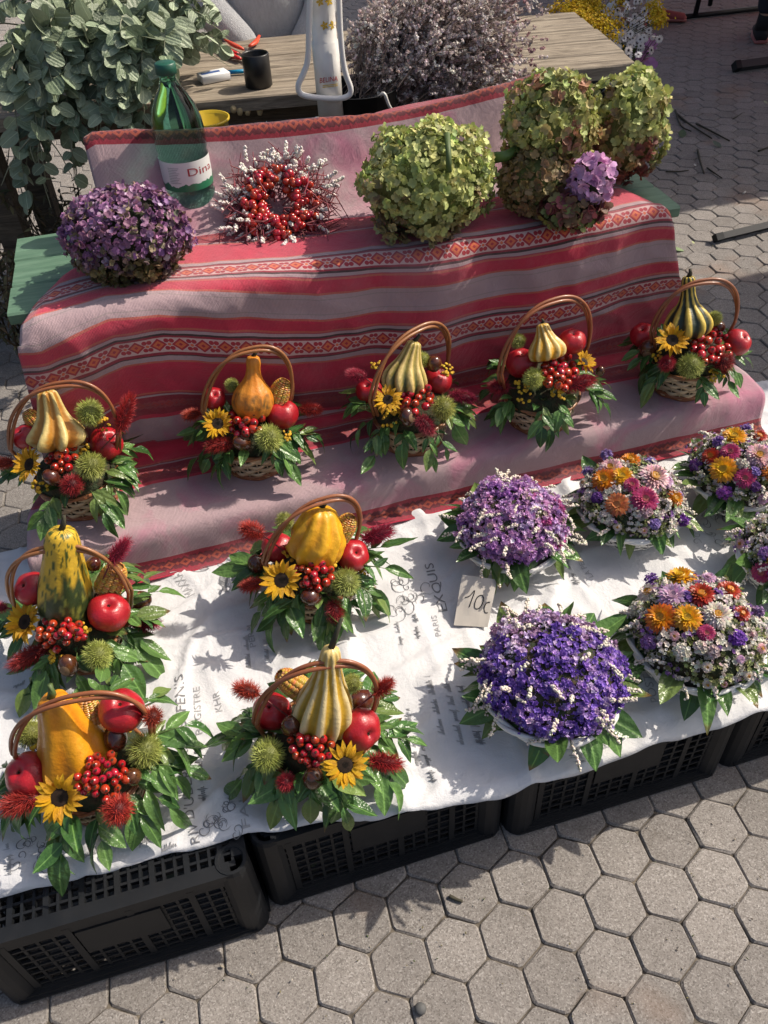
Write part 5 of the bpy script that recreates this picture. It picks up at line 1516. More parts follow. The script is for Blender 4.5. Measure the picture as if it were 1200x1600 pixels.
def scribble(a, b_, hpx, seed, mat_=M_INK, wgt=.0005):
    r = random.Random(seed); A, B = at(*a, Z1), at(*b_, Z1); d = (B - A); d.z = 0; L = d.length; d.normalize(); n = V((-d.y, d.x, 0)); h = hpx*mpp(A)
    pts = []; x = 0; mb = MB()
    while x < L:
        wl = r.uniform(.018, .04); pts = []; y = 0
        while x < L and wl > 0:
            st = r.uniform(.0022, .0040); up = r.choice((1, .5, .5, .45, 1.0)); 
            for (fx, fy) in ((.25, up), (.45, up*.75), (.55, -.05 - .5*(r.random() < .12)), (1, .1)):
                P = A + d*(x + st*fx + h*fy*.30) + n*(h*fy*.8); pts.append(V((P.x, P.y, wz(P.x, P.y) + lift)))
            x += st; wl -= st
        if len(pts) > 3: mb.tube(smooth_path(pts, len(pts)*2), wgt, 4, cap=False, flat=.3)
        x += .008
    world_mesh('printed_script', mb, mat_, CLOTH1)
for i, (a, b_, h) in enumerate([((322,1255),(314,1165),14), ((695,1150),(672,1060),12), ((725,1165),(700,1065),13), ((755,1165),(722,1075),12), ((655,1200),(640,1110),12), ((915,1192),(888,1150),22), ((680,1225),(662,1165),11), ((625,1235),(612,1190),11),
      ((352,925),(362,880),16), ((372,912),(380,868),14), ((392,1045),(386,990),9), ((420,1030),(416,985),8), ((60,1350),(95,1322),16), ((130,1345),(160,1330),10), ((20,1370),(14,1320),12), ((655,1000),(650,965),8), ((205,1325),(240,1310),14), ((880,1178),(868,1150),14), ((1150,1100),(1135,1068),9), ((20,1075),(60,1062),10), ((870,880),(852,845),11), ((905,915),(885,880),10), ((630,1010),(622,975),9), ((250,1330),(275,1322),10)]):
    scribble(a, b_, h, 60 + i, M_INK if i % 3 else M_INKD)
def crest(cx, cy, rx, ry, seed):
    r = random.Random(seed); C_ = at(cx, cy, Z1); s = mpp(C_)*1.25; mb = MB()
    for k in range(16):
        u, v = r.uniform(-.8, .8), r.uniform(-.8, .8); q = r.uniform(.16, .42); pts = []; sp = r.choice((-1, 1)); a0 = r.random()*6
        for i in range(12):
            a = a0 + sp*i*.55; rr_ = q*(1 - i/14); P = C_ + CRH*((u + rr_*math.cos(a))*rx*s) + CFH*((v + rr_*math.sin(a))*ry*s*1.3)
            pts.append(V((P.x, P.y, wz(P.x, P.y) + lift)))
        mb.tube(pts, [.0003 + .0005*math.sin(pi*i/11) for i in range(12)], 4, cap=False, flat=.3)
    world_mesh('printed_crest', mb, M_INKD, CLOTH1)
for i, c_ in enumerate([(345,1282,28,20), (640,930,30,32), (1112,828,32,26), (355,878,38,14), (60,1335,30,22)]): crest(*c_, 80 + i)
# bottle lettering wrapped round the label
tB, MBt, kB, HB, LAB = BOT
vs, fs = TM[-2]; wx = max(v.x for v in vs); mb = MB()
vd = MBt.inverted().to_3x3() @ (CAM - MBt.translation); th0 = math.atan2(vd.y, vd.x)
for v in vs:
    a = th0 - .02 + (v.x/wx)*1.25; mb.v.append(V((kB*1.0*math.cos(a), kB*1.0*math.sin(a), HB*.345 + v.y/.72*HB*.052)))
mb.f = fs; ob('label_lettering', mb.mesh('label_lettering', MAT('label_red', (.30, .02, .03), .4), False), LAB, MBt)
mb = MB()
for k in range(9):
    for q in range(2):
        pass
for k in range(10):
    z = HB*(.40 - k*.011); n_ = 8; a0, a1 = th0 - .78, th0 - .30 - .06*(k % 3)
    vs_ = [V((kB*.997*math.cos(lerp(a0, a1, i/n_)), kB*.997*math.sin(lerp(a0, a1, i/n_)), z + dz)) for i in range(n_ + 1) for dz in (0, HB*.0035)]
    mb.add(vs_, [(2*i, 2*i+2, 2*i+3, 2*i+1) for i in range(n_)])
ob('label_small_print', mb.mesh('label_small_print', MAT('label_grey', (.25, .28, .28), .5), False), LAB, MBt)
# ================================================================== EUCALYPTUS
rnd = random.Random(70)
M_EUC = leaf_mat('eucalyptus_leaf', (.155, .205, .125), (.36, .42, .29), rough=.5, rand=.8, transl=.2)
M_EUCS = MAT('eucalyptus_stem', (.24, .25, .17), .7)
def round_leaf(wid, curl, fold, seed):
    mb = MB(); n = 6
    for i in range(n + 1):
        s = i/n; w_ = wid*.5*math.sqrt(max(0.0008, 1 - (2*s*.98 + .0 - 1) ** 2))*(1.05 - .18*s)
        if i == 0: w_ = .02
        for k in (-1, -.5, 0, .5, 1): mb.v.append(V((k*w_, s, -curl*s*s + fold*abs(k)*w_)))
    mb.f = [(i*5+k, i*5+k+1, (i+1)*5+k+1, (i+1)*5+k) for i in range(n) for k in range(4)]
    return mb.mesh('eucalyptus_leaf', M_EUC)
EUC = [round_leaf(*a) for a in ((.85, .2, .2, 1), (.72, .4, .1, 2), (.95, .05, .3, 3), (.66, -.2, .25, 4))]
wtc = at(995, 100, TZ)
RTm = Matrix.Rotation(TR, 3, 'Z')
def table_pt(lx, ly, z=0): return wtc + RTm @ V((lx, ly, 0)) + V((0, 0, z))
t = thing('eucalyptus_branches', 'pile of silvery green eucalyptus branches spilling over the wooden table', 'eucalyptus', table_pt(-1.55, .2, 0))
nleaf = 0; paths = []
# (start px,py,z height , end px,py) drooping fronds in front of the table edge plus heap on top
for k in range(74):
    if k < 30:      # fronds that hang over the front edge
        sx_ = rnd.uniform(0, 275); ex = sx_ + rnd.uniform(-70, 25)
        S = table_pt(0, 0); S = onplane(sx_, rnd.uniform(20, 90), table_pt(-1.5, .12), RTm @ V((0, 1, 0)))
        Em = onplane(ex, rnd.uniform(150, 320 if ex < 120 else 215), table_pt(-1.5, -.10 + rnd.uniform(-.05, .04)), RTm @ V((0, 1, 0)))
        mid = S.lerp(Em, .5) + V((0, -.06, .10))
    else:
        sx_ = rnd.uniform(-40, 290); sy_ = rnd.uniform(5, 110)
        S = onplane(sx_, sy_, table_pt(-1.5, .28), RTm @ V((0, 1, 0))); S.z = max(S.z, TZ + .02)
        an = rnd.uniform(-.6, .8); L = rnd.uniform(.16, .30)
        Em = S + V((math.cos(an)*L*rnd.choice((-1, 1)), -abs(math.sin(an))*L - .05, rnd.uniform(-.04, .10))); Em.z = max(Em.z, TZ + .015)
        Em.x = min(Em.x, table_pt(-1.18, 0).x)
        mid = S.lerp(Em, .5) + V((0, 0, .05))
    paths.append((S, mid, Em))
hang = [((55,205),(48,235),(75,300)), ((55,205),(20,250),(2,290)), ((60,200),(90,235),(112,275)), ((120,180),(112,230),(118,258)), ((68,180),(60,250),(80,325))]
for pts in hang:
    P = [onplane(*q, table_pt(-1.5, -.12), RTm @ V((0, 1, 0))) for q in pts]; paths.append(tuple(P))
for P in paths:
    pts = smooth_path(P, 10); L = sum((a - b).length for a, b in zip(pts, pts[1:]))
    sm = MB(); sm.tube(pts, [lerp(.0028, .0010, i/10) for i in range(11)], 5); br = world_mesh('branch', sm, M_EUCS, t)
    nl = max(4, int(L/.030))
    for i in range(nl):
        s = .12 + .88*i/(nl - 1); k = min(9, int(s*10)); Q = pts[k].lerp(pts[k+1], s*10 - k); tg = (pts[k+1] - pts[k]).normalized()
        for sd in (-1, 1):
            if nleaf > 1100: break
            o_ = tg.cross(V((rnd.gauss(0, 1), rnd.gauss(0, 1), rnd.gauss(0, 1)))).normalized()
            d = o_*sd + tg*.35 + V((0, 0, -.25)); Ls = rnd.uniform(.044, .086)*(1.05 - .40*s)
            put_leaf(br, Q, d, Ls, V((rnd.gauss(0, .6), -.7, .7)), EUC, 'leaf'); nleaf += 1
# dry leafy brush on the ground at the side
rnd = random.Random(71)
C_ = at(15, 385, .22)
nb = NB(); lt = leaf_mesh('tmp', M_EUC, .3, .3, .2); ltv = np.array([tuple(v.co) for v in lt.vertices]); ltf = [tuple(p.vertices) for p in lt.polygons]; bpy.data.meshes.remove(lt)
t = thing('dry_branch_pile', 'heap of dry olive brown leafy branches on the paving beside the green bench', 'branches', (C_.x, C_.y, 0))
for k in range(60):
    B = V((rnd.uniform(-.85, -.08), rnd.uniform(2.62, 3.10), .02)); d = V((rnd.gauss(0, .35), rnd.gauss(0, .35), 1)).normalized(); L = rnd.uniform(.40, .66)
    pts = [B, B + d*L*.5 + V((rnd.gauss(0, .03), rnd.gauss(0, .03), 0)), B + d*L + V((rnd.gauss(0, .08), rnd.gauss(0, .08), -.03))]
    tb = MB(); tb.tube(pts, [.004, .003, .0015], 5); nb.merge(tb, (.08, .055, .03))
    for q in range(44):
        s = rnd.uniform(.1, 1); Q = pts[0].lerp(pts[1], s*2) if s < .5 else pts[1].lerp(pts[2], s*2 - 1)
        dd = V((rnd.gauss(0, 1), rnd.gauss(0, 1), rnd.gauss(0, .7)))
        nb.add(ltv, ltf, frame(Q, V((rnd.gauss(0, 1), rnd.gauss(0, 1), 1)), dd, rnd.uniform(.022, .042)), jit(rnd.choice(((.10, .085, .04), (.17, .14, .08), (.06, .065, .03))), .3))
world_mesh('dry_leaves', nb, MAT('dry_leaves', vcol=True, rough=.7, transl=.15), t, kind='stuff')

# ================================================================== THINGS ON THE WOODEN TABLE
def on_table(px, py, h=0): return at(px, py, TZ + h + .002)
P = on_table(405, 134); s = mpp(P); R = 21*s
t = thing('black_mug', 'plain black cylindrical mug on the wooden table edge', 'mug', P)
mb = MB(); H = 2.15*R; mb.lathe([(.001, 0), (.92*R, 0), (R, .06*R), (R, H), (.93*R, H + .003), (.90*R, H - .002), (.89*R, .1*R), (.001, .08*R)], 32); ob('cup', mb.mesh('cup', MAT('black_ceramic', (.012, .012, .013), .38)), t, T(P))
mb = MB(); mb.lathe([(.001, .7*H), (.888*R, .7*H)], 24, closed=False); ob('coffee', mb.mesh('coffee', MAT('coffee', (.02, .01, .006), .1)), t, T(P))
# cigarette packet and lighter
P = on_table(335, 125); M = T(P) @ Matrix.Rotation(math.radians(12), 4, 'Z')
t = tag(ob('cigarette_packet', None, None, M), 'white and blue cigarette packet lying on the wooden table', 'packet')
mb = MB(); mb.box((-.045, -.028, 0), (.045, .028, .022)); o = ob('box', mb.mesh('box', MAT('packet_white', (.70, .71, .73), .4)), t, M); bv = o.modifiers.new('b', 'BEVEL'); bv.width = .0015
mb = MB(); mb.box((-.038, -.006, .0222), (.022, .010, .0228)); mb.box((.0452, -.027, .001), (.0456, .027, .021)); ob('blue_band', mb.mesh('blue_band', MAT('packet_blue', (.04, .10, .32), .4), False), t, M)
P = on_table(372, 116); M = T(P) @ Matrix.Rotation(math.radians(-12), 4, 'Z')
t = tag(ob('lighter', None, None, M), 'small turquoise blue lighter beside the black mug', 'lighter')
mb = MB(); mb.tube([V((-.032, 0, .0075)), V((.030, 0, .0075))], .0075, 12, flat=.8); ob('lighter_body', mb.mesh('lighter_body', MAT('blue_plastic', (.01, .22, .40), .25)), t, M)
mb = MB(); mb.tube([V((.030, 0, .0075)), V((.042, 0, .0075))], .0062, 10, flat=.8); ob('lighter_top', mb.mesh('lighter_top', MAT('steel', (.5, .5, .5), .3, metal=1)), t, M)
# secateurs (two, red handles)
def secateurs(label, pts_h1, pts_h2, blade, mat):
    piv = on_table(*blade[0], .012); t = thing('secateurs', label, 'secateurs', piv, 'pruning tools on the wooden table')
    for hp in (pts_h1, pts_h2):
        mb = MB(); pp = smooth_path([on_table(*q, .012) for q in hp], 8); mb.tube(pp, [.006 + .0045*math.sin(pi*min(1, i/7)) for i in range(9)], 8, flat=.7); world_mesh('handle', mb, mat, t)
    mb = MB(); bp = [on_table(*q, .013) for q in blade]; mb.tube(bp, [.007, .008, .002][:len(bp)], 6, flat=.35); world_mesh('blade', mb, M_STEEL, t)
M_STEEL = MAT('dull_steel', (.16, .15, .14), .35, metal=1, var=.3)
M_REDP = MAT('red_plastic', (.52, .022, .02), .35); M_ORP = MAT('orange_plastic', (.60, .07, .03), .4)
secateurs('pruning shears with crimson red handles on the wooden table', ((372,84),(352,76),(333,64)), ((376,92),(358,84),(338,72)), ((372,84),(385,90),(398,100)), M_REDP)
secateurs('pruning shears with orange red handles beside the black mug', ((380,77),(365,70),(352,62)), ((390,72),(399,66),(405,56)), ((384,76),(388,84),(392,92)), M_ORP)
# ================================================================== PARASOL POLE WITH CRANK LOOP
PB = onplane(519, 200, V((.47, 2.32, 0)), V((0, 1, 0)))
BX, BY = PB.x, PB.y
t = thing('parasol_pole', 'white parasol pole with bent white crank handle and printed sticker', 'parasol', (BX, BY, 0))
r1 = 19.5*mpp(PB)
mb = MB(); mb.tube([V((BX, BY, 0.0)), V((BX, BY, .98))], r1*.96, 24); world_mesh('lower_tube', mb, M_WHITEM, t)
mb = MB(); mb.lathe([(r1*1.0, .80), (r1*1.02, .981), (r1*.93, .983), (r1*.92, 1.14), (r1*1.0, 1.141), (r1*1.0, 1.155), (r1*.92, 1.156), (r1*.92, 1.30), (r1*1.0, 1.302), (r1*1.0, 1.315), (r1*.92, 1.316), (r1*.92, 2.4)], 24, M=T((BX, BY, 0))); world_mesh('upper_tube', mb, M_WHITEM, t)
mb = MB(); mb.lathe([(.30, 0), (.30, .05), (.10, .07), (r1*1.2, .09), (r1*1.2, .35)], 24, M=T((BX, BY, 0))); world_mesh('foot_plate', mb, M_CRATE, t)
canopy(t, BX - .55, BY + 1.9, 1.0, .8, 2.45, 2.8, M_CANVAS2)
pl = V((BX, BY - r1 - .012, 0)); ny = V((0, 1, 0))
loop = [onplane(x, y, pl, ny) for x, y in ((486,-60),(483,40),(481,92),(474,115),(466,134),(472,148),(500,153),(530,154),(545,149),(548,138),(541,118),(536,95),(531,40),(528,-60))]
mb = MB(); mb.tube(smooth_path(loop, 60), 4.6*mpp(loop[2]), 10); world_mesh('crank_loop', mb, MAT('white_powder_coat', (.72, .71, .69), .4), t)
# sticker: yellow blossoms and lettering wrapped on the tube
def on_tube(px, py, r=r1*.935):
    d = ray(px, py); ox, oy = CAM.x - BX, CAM.y - BY; a = d.x**2 + d.y**2; b_ = 2*(ox*d.x + oy*d.y); c = ox*ox + oy*oy - r*r; q = b_*b_ - 4*a*c
    tt = (-b_ - math.sqrt(max(0, q)))/(2*a); return CAM + d*tt
vs, fs = TM[-1]; wx = max(v.x for v in vs); mb = MB()
for v in vs: mb.v.append(on_tube(499 + v.x/wx*29, 130 - v.x/wx*4 - v.y/.72*8, r1*1.035))
mb.f = fs; world_mesh('sticker_lettering', mb, MAT('sticker_red', (.42, .03, .04), .4), t, smooth=False)
mb = MB()
for q in range(2):
    for (x0, x1, y0, y1) in ((504, 528, 133.5 + q*2.6, 134.6 + q*2.6),):
        n_ = 8; vs_ = [on_tube(lerp(x0, x1, i/n_), yy - i/n_*3, r1*1.035) for i in range(n_ + 1) for yy in (y0, y1)]; mb.add(vs_, [(2*i, 2*i+1, 2*i+3, 2*i+2) for i in range(n_)])
for (cx, cy) in ((500, 3), (514, 2), (507, 40), (520, 39)):
    for a in range(5):
        an = a*2*pi/5 + .6; p0 = on_tube(cx, cy, r1*.945); vs_ = [p0, on_tube(cx + 4*math.cos(an - .5), cy + 5*math.sin(an - .5), r1*.945), on_tube(cx + 7*math.cos(an), cy + 8*math.sin(an), r1*.945), on_tube(cx + 4*math.cos(an + .5), cy + 5*math.sin(an + .5), r1*.945)]
        mb.add(vs_, [(0, 1, 2, 3)])
world_mesh('sticker_blossoms', mb, MAT('sticker_yellow', (.58, .38, .03), .4), t, smooth=False)

# ================================================================== GREY STATICE IN BLACK BUCKET
rnd = random.Random(72)
BK = onplane(574, 150, V((.6, 2.30, 0)), ny); br_ = .085
bz = BK.z
t = thing('black_bucket', 'black plastic flower bucket under the dried grey statice', 'bucket', (BK.x, BK.y + .09, .236))
mb = MB(); hb = bz - .236; mb.lathe([(.001, 0), (.080, 0), (.105, hb), (.112, hb), (.112, hb - .015), (.10, hb - .015)][:4] + [(.100, hb - .002), (.076, .02), (.001, .015)], 28); ob('pail', mb.mesh('pail', M_CRATE), t, WM[t.name])
mb = MB(); mb.tube(smooth_path([onplane(592,152,BK,ny), onplane(600,146,BK - V((0,.02,0)),ny), onplane(608,165,BK - V((0,.02,0)),ny), onplane(618,180,BK,ny)], 16), .0045, 6); world_mesh('pail_handle', mb, M_WHITEM, t)
crate(BK.x - .2, BK.y - .09, 0, 'black plastic crate under the black flower bucket')
t = thing('dried_statice_bunch', 'big airy bunch of dried grey lilac statice in the black bucket', 'dried flowers', (BK.x, BK.y + .09, bz))
nb = NB(); base = V((BK.x, BK.y + .09, bz - .05))
BC = onplane(705, 72, V((0, 2.46, 0)), ny); sS = mpp(BC)
for k in range(580):
    while True:
        q = V((rnd.uniform(-1, 1), rnd.uniform(-1, 1), rnd.uniform(-1, 1)))
        if .25 < q.length < 1: break
    E_ = BC + V((q.x*165*sS, q.y*.15, q.z*112*sS)) + V((.0, .0, -.10*q.x*q.x*sS*100*.4 if q.x > 0 else 0))
    o_ = base + V((rnd.gauss(0, .03), rnd.gauss(0, .03), 0)) + (E_ - base)*rnd.uniform(.25, .5)
    mid = o_.lerp(E_, .5) + V((0, 0, .03))
    pts = smooth_path([o_, mid, E_], 5); tb = MB(); tb.tube(pts, [.0012]*5 + [.0006], 3, cap=False); nb.merge(tb, (.26, .20, .17))
    for j in range(9):
        s = rnd.uniform(.25, 1); kk = min(4, int(s*5)); Q = pts[kk].lerp(pts[kk+1], s*5 - kk)
        d = (V((rnd.gauss(0, 1), rnd.gauss(0, 1), rnd.gauss(0, 1))) + (E_ - o_).normalized()*.9).normalized(); L = rnd.uniform(.015, .04); Tq = Q + d*L
        tb = MB(); tb.tube([Q, Tq], .0006, 3, cap=False); nb.merge(tb, (.24, .20, .18))
        c = rnd.choice(((.68, .58, .57), (.58, .49, .48), (.74, .68, .66), (.48, .39, .37))) if E_.x < BC.x + .22 or rnd.random() < .6 else (.42, .25, .27)
        for i in range(6):
            nb.add(FLV, FLF, frame(Q.lerp(Tq, .30 + .14*i) + V((rnd.gauss(0, .0015), rnd.gauss(0, .0015), rnd.gauss(0, .0015))), V((rnd.gauss(0, 1), rnd.gauss(0, 1), rnd.gauss(0, 1))), None, rnd.uniform(.0040, .0064)), jit(c, .2))
world_mesh('statice_sprays', nb, M_STAT, t, kind='stuff')
rib = MB(); A = onplane(610, 182, V((0, 2.30, 0)), ny); rib.tube(smooth_path([A, A + V((.015, -.01, .012)), A + V((.028, 0, .002)), A + V((.02, .01, -.015)), A], 14), .006, 6, flat=.3); world_mesh('red_ribbon', rib, M_REDP, t)
# yellow melon slice / pot rim and pale gloved finger tips under the table edge
P = onplane(326, 199, V((0, 2.30, 0)), ny)
t = thing('yellow_tub', 'yellow plastic tub rim seen above the red cloth edge', 'tub', (P.x, P.y + .06, P.z - .15))
mb = MB(); mb.lathe([(.001, 0), (.045, 0), (.060, .155), (.064, .155), (.064, .149), (.0565, .148), (.042, .006), (.001, .005)], 26); ob('tub_wall', mb.mesh('tub_wall', MAT('yellow_plastic', (.55, .38, .02), .4)), t, WM[t.name])
mb = MB(); mb.tube([V((0, 0, -(P.z - .15) + .0)), V((0, 0, -.001))], .03, 12); ob('stand', mb.mesh('tub_stand', M_CRATE), t, WM[t.name])
t = thing('cream_work_gloves', 'pair of cream work gloves tucked under the wooden table edge', 'gloves', onplane(388, 172, V((0, 2.64, 0)), ny))
M_GLOVE = MAT('cream_leather', (.42, .33, .18), .7, var=.2)
for px in (364, 374, 386, 405):
    A = onplane(px, 163, V((0, 2.66, 0)), ny); B = onplane(px + 1, 180 if px != 364 else 176, V((0, 2.64, 0)), ny)
    mb = MB(); mb.tube([A + V((0, .06, .012)), A, A.lerp(B, .5) - V((0, .004, 0)), B], [.010, .0105, .0105, .006], 10); world_mesh('glove_finger', mb, M_GLOVE, t)
mb = MB(); A = onplane(385, 160, V((0, 2.74, 0)), ny); mb.box(tuple(A - V((.05, .03, .014))), tuple(A + V((.055, .05, .010)))); o = world_mesh('glove_palm', mb, M_GLOVE, t); bv = o.modifiers.new('b', 'BEVEL'); bv.width = .01; bv.segments = 3

# ================================================================== PEOPLE
M_SKIN = MAT('skin', (.45, .26, .19), .5, sss=.1); M_HAIR = MAT('hair', (.05, .035, .025), .5, bmp=.5, bscale=200)
M_SWEAT = MAT('grey_knit', (.46, .465, .48), .95, var=.25, vscale=60, bmp=1, bscale=170, bdist=.006, sheen=.4, stretch=(2.2, 2.2, .6))
M_DENIM = MAT('denim', (.10, .17, .27), .85, var=.3, vscale=25, bmp=.5, bscale=500, col2=(.17, .25, .36))
M_BLACKC = MAT('black_cloth', (.012, .012, .014), .9, var=.3, vscale=30, bmp=.3)
def skin(name, joints, bones, mat, parent, sub=2, root=0):
    P0 = WM[parent.name].translation
    me = bpy.data.meshes.new(name); me.from_pydata([tuple(V(j[0]) - P0) for j in joints], bones, []); me.materials.append(mat)
    o = ob(name, me, parent, T(P0)); md = o.modifiers.new('skin', 'SKIN'); md.use_smooth_shade = True
    for v, j in zip(me.skin_vertices[0].data, joints):
        r = j[1]; v.radius = (r, r) if isinstance(r, (int, float)) else r
    me.skin_vertices[0].data[root].use_root = True
    ss = o.modifiers.new('sub', 'SUBSURF'); ss.levels = sub; ss.render_levels = sub
    return o
def hand(parent, W, d, up, mat):
    """palm and five fingers from wrist W pointing along d"""
    d = V(d).normalized(); s = d.cross(V(up)).normalized(); u = s.cross(d); J = [(W, .022), (W + d*.05, (.034, .016))]; B = [(0, 1)]
    mb = []
    for k, (o_, L) in enumerate(((-.028, .065), (-.010, .075), (.010, .07), (.027, .055))):
        a = W + d*.075 + s*o_; J += [(a, .0105), (a + d*L*.5 - u*.006, .009), (a + d*L*.85 - u*.028, .0075)]; n = len(J); B += [(1, n-3), (n-3, n-2), (n-2, n-1)]
    a = W + d*.03 - s*.036; J += [(a, .012), (a + d*.035 - s*.018 - u*.01, .010), (a + d*.06 - s*.015 - u*.02, .008)]; n = len(J); B += [(0, n-3), (n-3, n-2), (n-2, n-1)]
    return skin('hand', J, B, mat, parent, 2)
def head(parent, P, fwd, mat, hair):
    f = V(fwd).normalized(); M = frame(P, V((0, 0, 1)), f)
    mb = MB(); mb.lathe([(max(.004, .078*math.cos(-pi/2+pi*i/14)*(1 - .12*math.sin(-pi/2+pi*i/14)*(-1))), .118*math.sin(-pi/2+pi*i/14)) for i in range(15)], 20, mod=lambda r, z, th, tt: (r*(1.18 + .1*math.cos(th)*(tt < .5)), z))
    mb.tube([V((.088, 0, .01)), V((.112, 0, -.022)), V((.09, 0, -.034))], [.008, .014, .006], 6)
    for s in (-1, 1): mb.tube([V((0, s*.088, -.03)), V((-.005, s*.098, .0)), V((0, s*.09, .03))], [.008, .014, .008], 6)
    h = ob('head', mb.mesh('head', mat), parent, M)
    mb = MB()
    for s in (-1, 1): mb.lathe([(max(.001, .012*math.cos(-pi/2+pi*i/6)), .008*math.sin(-pi/2+pi*i/6)) for i in range(7)], 10, M=T((.083, s*.032, .012)))
    mb.tube([V((.088, -.024, -.058)), V((.097, 0, -.056)), V((.088, .024, -.058))], [.004, .007, .004], 6)
    ob('face', mb.mesh('face', MAT('face_dark', (.10, .05, .04), .5)), h, M)
    mb = MB(); mb.lathe([(.105, -.05), (.108, .02), (.10, .075), (.06, .122), (.003, .135)], 20, M=T((-.018, 0, .012)), mod=lambda r, z, th, tt: (r*(1 - .10*(math.cos(th) > .3)*(tt < .5)), z)); ob('hair', mb.mesh('hair', hair), h, M)
# vendor seated behind the wooden table, forearms on it
yb = RTm @ V((0, 1, 0)); xb = RTm @ V((1, 0, 0))
def tb(lx, ly, z): return table_pt(lx, ly) * 1.0 + V((0, 0, z - TZ))
cxl = -(wtc - at(395, 30, TZ)).dot(xb)
TC = tb(cxl + .02, .835, 0)
def bp(dx, dy, z): return V((TC.x, TC.y, 0)) + xb*dx + yb*dy + V((0, 0, z))
t = thing('person', 'person in a grey knitted sweater with folded arms behind the wooden table', 'person', bp(0, 0, 0))
skin('body', [(bp(0, .06, .47), .12), (bp(0, .03, .72), .115), (bp(0, 0, 1.0), .12), (bp(0, 0, 1.2), .06), (bp(0, -.01, 1.28), .05), (bp(-.09, -.03, .47), .08), (bp(-.11, -.42, .47), .062), (bp(-.11, -.40, .06), .045), (bp(.09, -.03, .47), .08), (bp(.11, -.42, .47), .062), (bp(.11, -.40, .06), .045)],
  [(0,1),(1,2),(2,3),(3,4),(0,5),(5,6),(6,7),(0,8),(8,9),(9,10)], M_SKIN, t)
skin('trousers', [(bp(0, .06, .48), .14), (bp(0, .05, .66), .13), (bp(-.09, -.03, .48), .095), (bp(-.11, -.44, .48), .075), (bp(-.11, -.42, .08), .062), (bp(.09, -.03, .48), .095), (bp(.11, -.44, .48), .075), (bp(.11, -.42, .08), .062)], [(0,1),(0,2),(2,3),(3,4),(0,5),(5,6),(6,7)], M_DENIM, t)
skin('sweater', [(bp(.03, .02, .60), (.19, .15)), (bp(.03, .0, .84), (.20, .16)), (bp(.02, 0, 1.08), (.16, .13)), (bp(0, 0, 1.20), .065), (bp(-.17, 0, 1.12), .075), (bp(-.25, -.06, .95), .072), (bp(-.15, -.14, .86), .066), (bp(-.02, -.17, .72), .052), (bp(.17, 0, 1.12), .075), (bp(.26, -.04, .93), .072), (bp(.22, -.12, .82), .060), (bp(.12, -.16, .70), .050)],
  [(0,1),(1,2),(2,3),(2,4),(4,5),(5,6),(6,7),(2,8),(8,9),(9,10),(10,11)], M_SWEAT, t)
hand(t, bp(-.01, -.17, .70), xb*.6 - V((0, 0, .8)), -yb, M_SKIN); hand(t, bp(.11, -.16, .68), V((0, 0, -1)) - xb*.4, -yb, M_SKIN)
head(t, bp(0, -.02, 1.38), -yb, M_SKIN, M_HAIR)
for s in (-1, 1):
    mb = MB(); mb.tube([bp(s*.11, -.36, .035), bp(s*.11, -.46, .04), bp(s*.11, -.60, .03)], [.040, .042, .030], 10, flat=.8); world_mesh('shoe', mb, M_BLACKC, t)
# denim sleeve of a companion close by
cx2 = -(wtc - at(268, 25, TZ)).dot(xb); T2 = tb(cx2, .82, 0)
def b2(dx, dy, z): return V((T2.x, T2.y, 0)) + xb*dx + yb*dy + V((0, 0, z))
t = thing('person', 'person in a pale blue denim jacket behind the eucalyptus', 'person', b2(-.12, 0, 0))
skin('body', [(b2(-.14, .06, .5), .12), (b2(-.14, .03, .75), .115), (b2(-.14, 0, 1.0), .12), (b2(-.14, 0, 1.2), .06), (b2(-.14, 0, 1.28), .05), (b2(-.22, -.35, .47), .07), (b2(-.22, -.36, .05), .05), (b2(-.06, -.35, .47), .07), (b2(-.06, -.36, .05), .05)], [(0,1),(1,2),(2,3),(3,4),(0,5),(5,6),(0,7),(7,8)], M_SKIN, t)
skin('denim_jacket', [(b2(-.14, .05, .62), (.15, .12)), (b2(-.14, .02, .86), (.165, .13)), (b2(-.14, .0, 1.08), (.15, .12)), (b2(-.14, 0, 1.2), .07), (b2(.03, .0, 1.10), .078), (b2(.055, -.06, .95), .070), (b2(.02, -.20, .85), .056), (b2(-.31, 0, 1.10), .078), (b2(-.36, -.06, .92), .07), (b2(-.30, -.22, .85), .055)], [(0,1),(1,2),(2,3),(2,4),(4,5),(5,6),(2,7),(7,8),(8,9)], M_DENIM, t)
skin('trousers', [(b2(-.14, .06, .48), .14), (b2(-.14, .05, .62), .13), (b2(-.22, -.38, .48), .075), (b2(-.22, -.37, .06), .062), (b2(-.06, -.38, .48), .075), (b2(-.06, -.37, .06), .062)], [(0,1),(0,2),(2,3),(0,4),(4,5)], M_BLACKC, t)
hand(t, b2(.01, -.22, .85), -xb*.8 - yb*.3, V((0, 0, 1)), M_SKIN); hand(t, b2(-.29, -.24, .85), xb*.8 - yb*.2, V((0, 0, 1)), M_SKIN)
head(t, b2(-.14, -.02, 1.38), -yb, M_SKIN, M_HAIR)
def stool(P, lab):
    t = thing('stool', lab, 'stool', P); mb = MB(); mb.lathe([(.001, .36), (.16, .36), (.165, .375), (.16, .39), (.001, .39)], 24); ob('seat', mb.mesh('seat', M_WOODD), t, T(P))
    for k in range(4):
        a = pi/4 + k*pi/2; mb = MB(); mb.tube([V((.11*math.cos(a), .11*math.sin(a), .362)), V((.15*math.cos(a), .15*math.sin(a), 0))], .015, 8); ob('leg', mb.mesh('leg', M_WOODD), t, T(P))
stool(bp(0, .08, 0), 'dark wooden stool under the person in the grey sweater'); stool(b2(-.14, .08, 0), 'dark wooden stool under the person in the denim jacket')
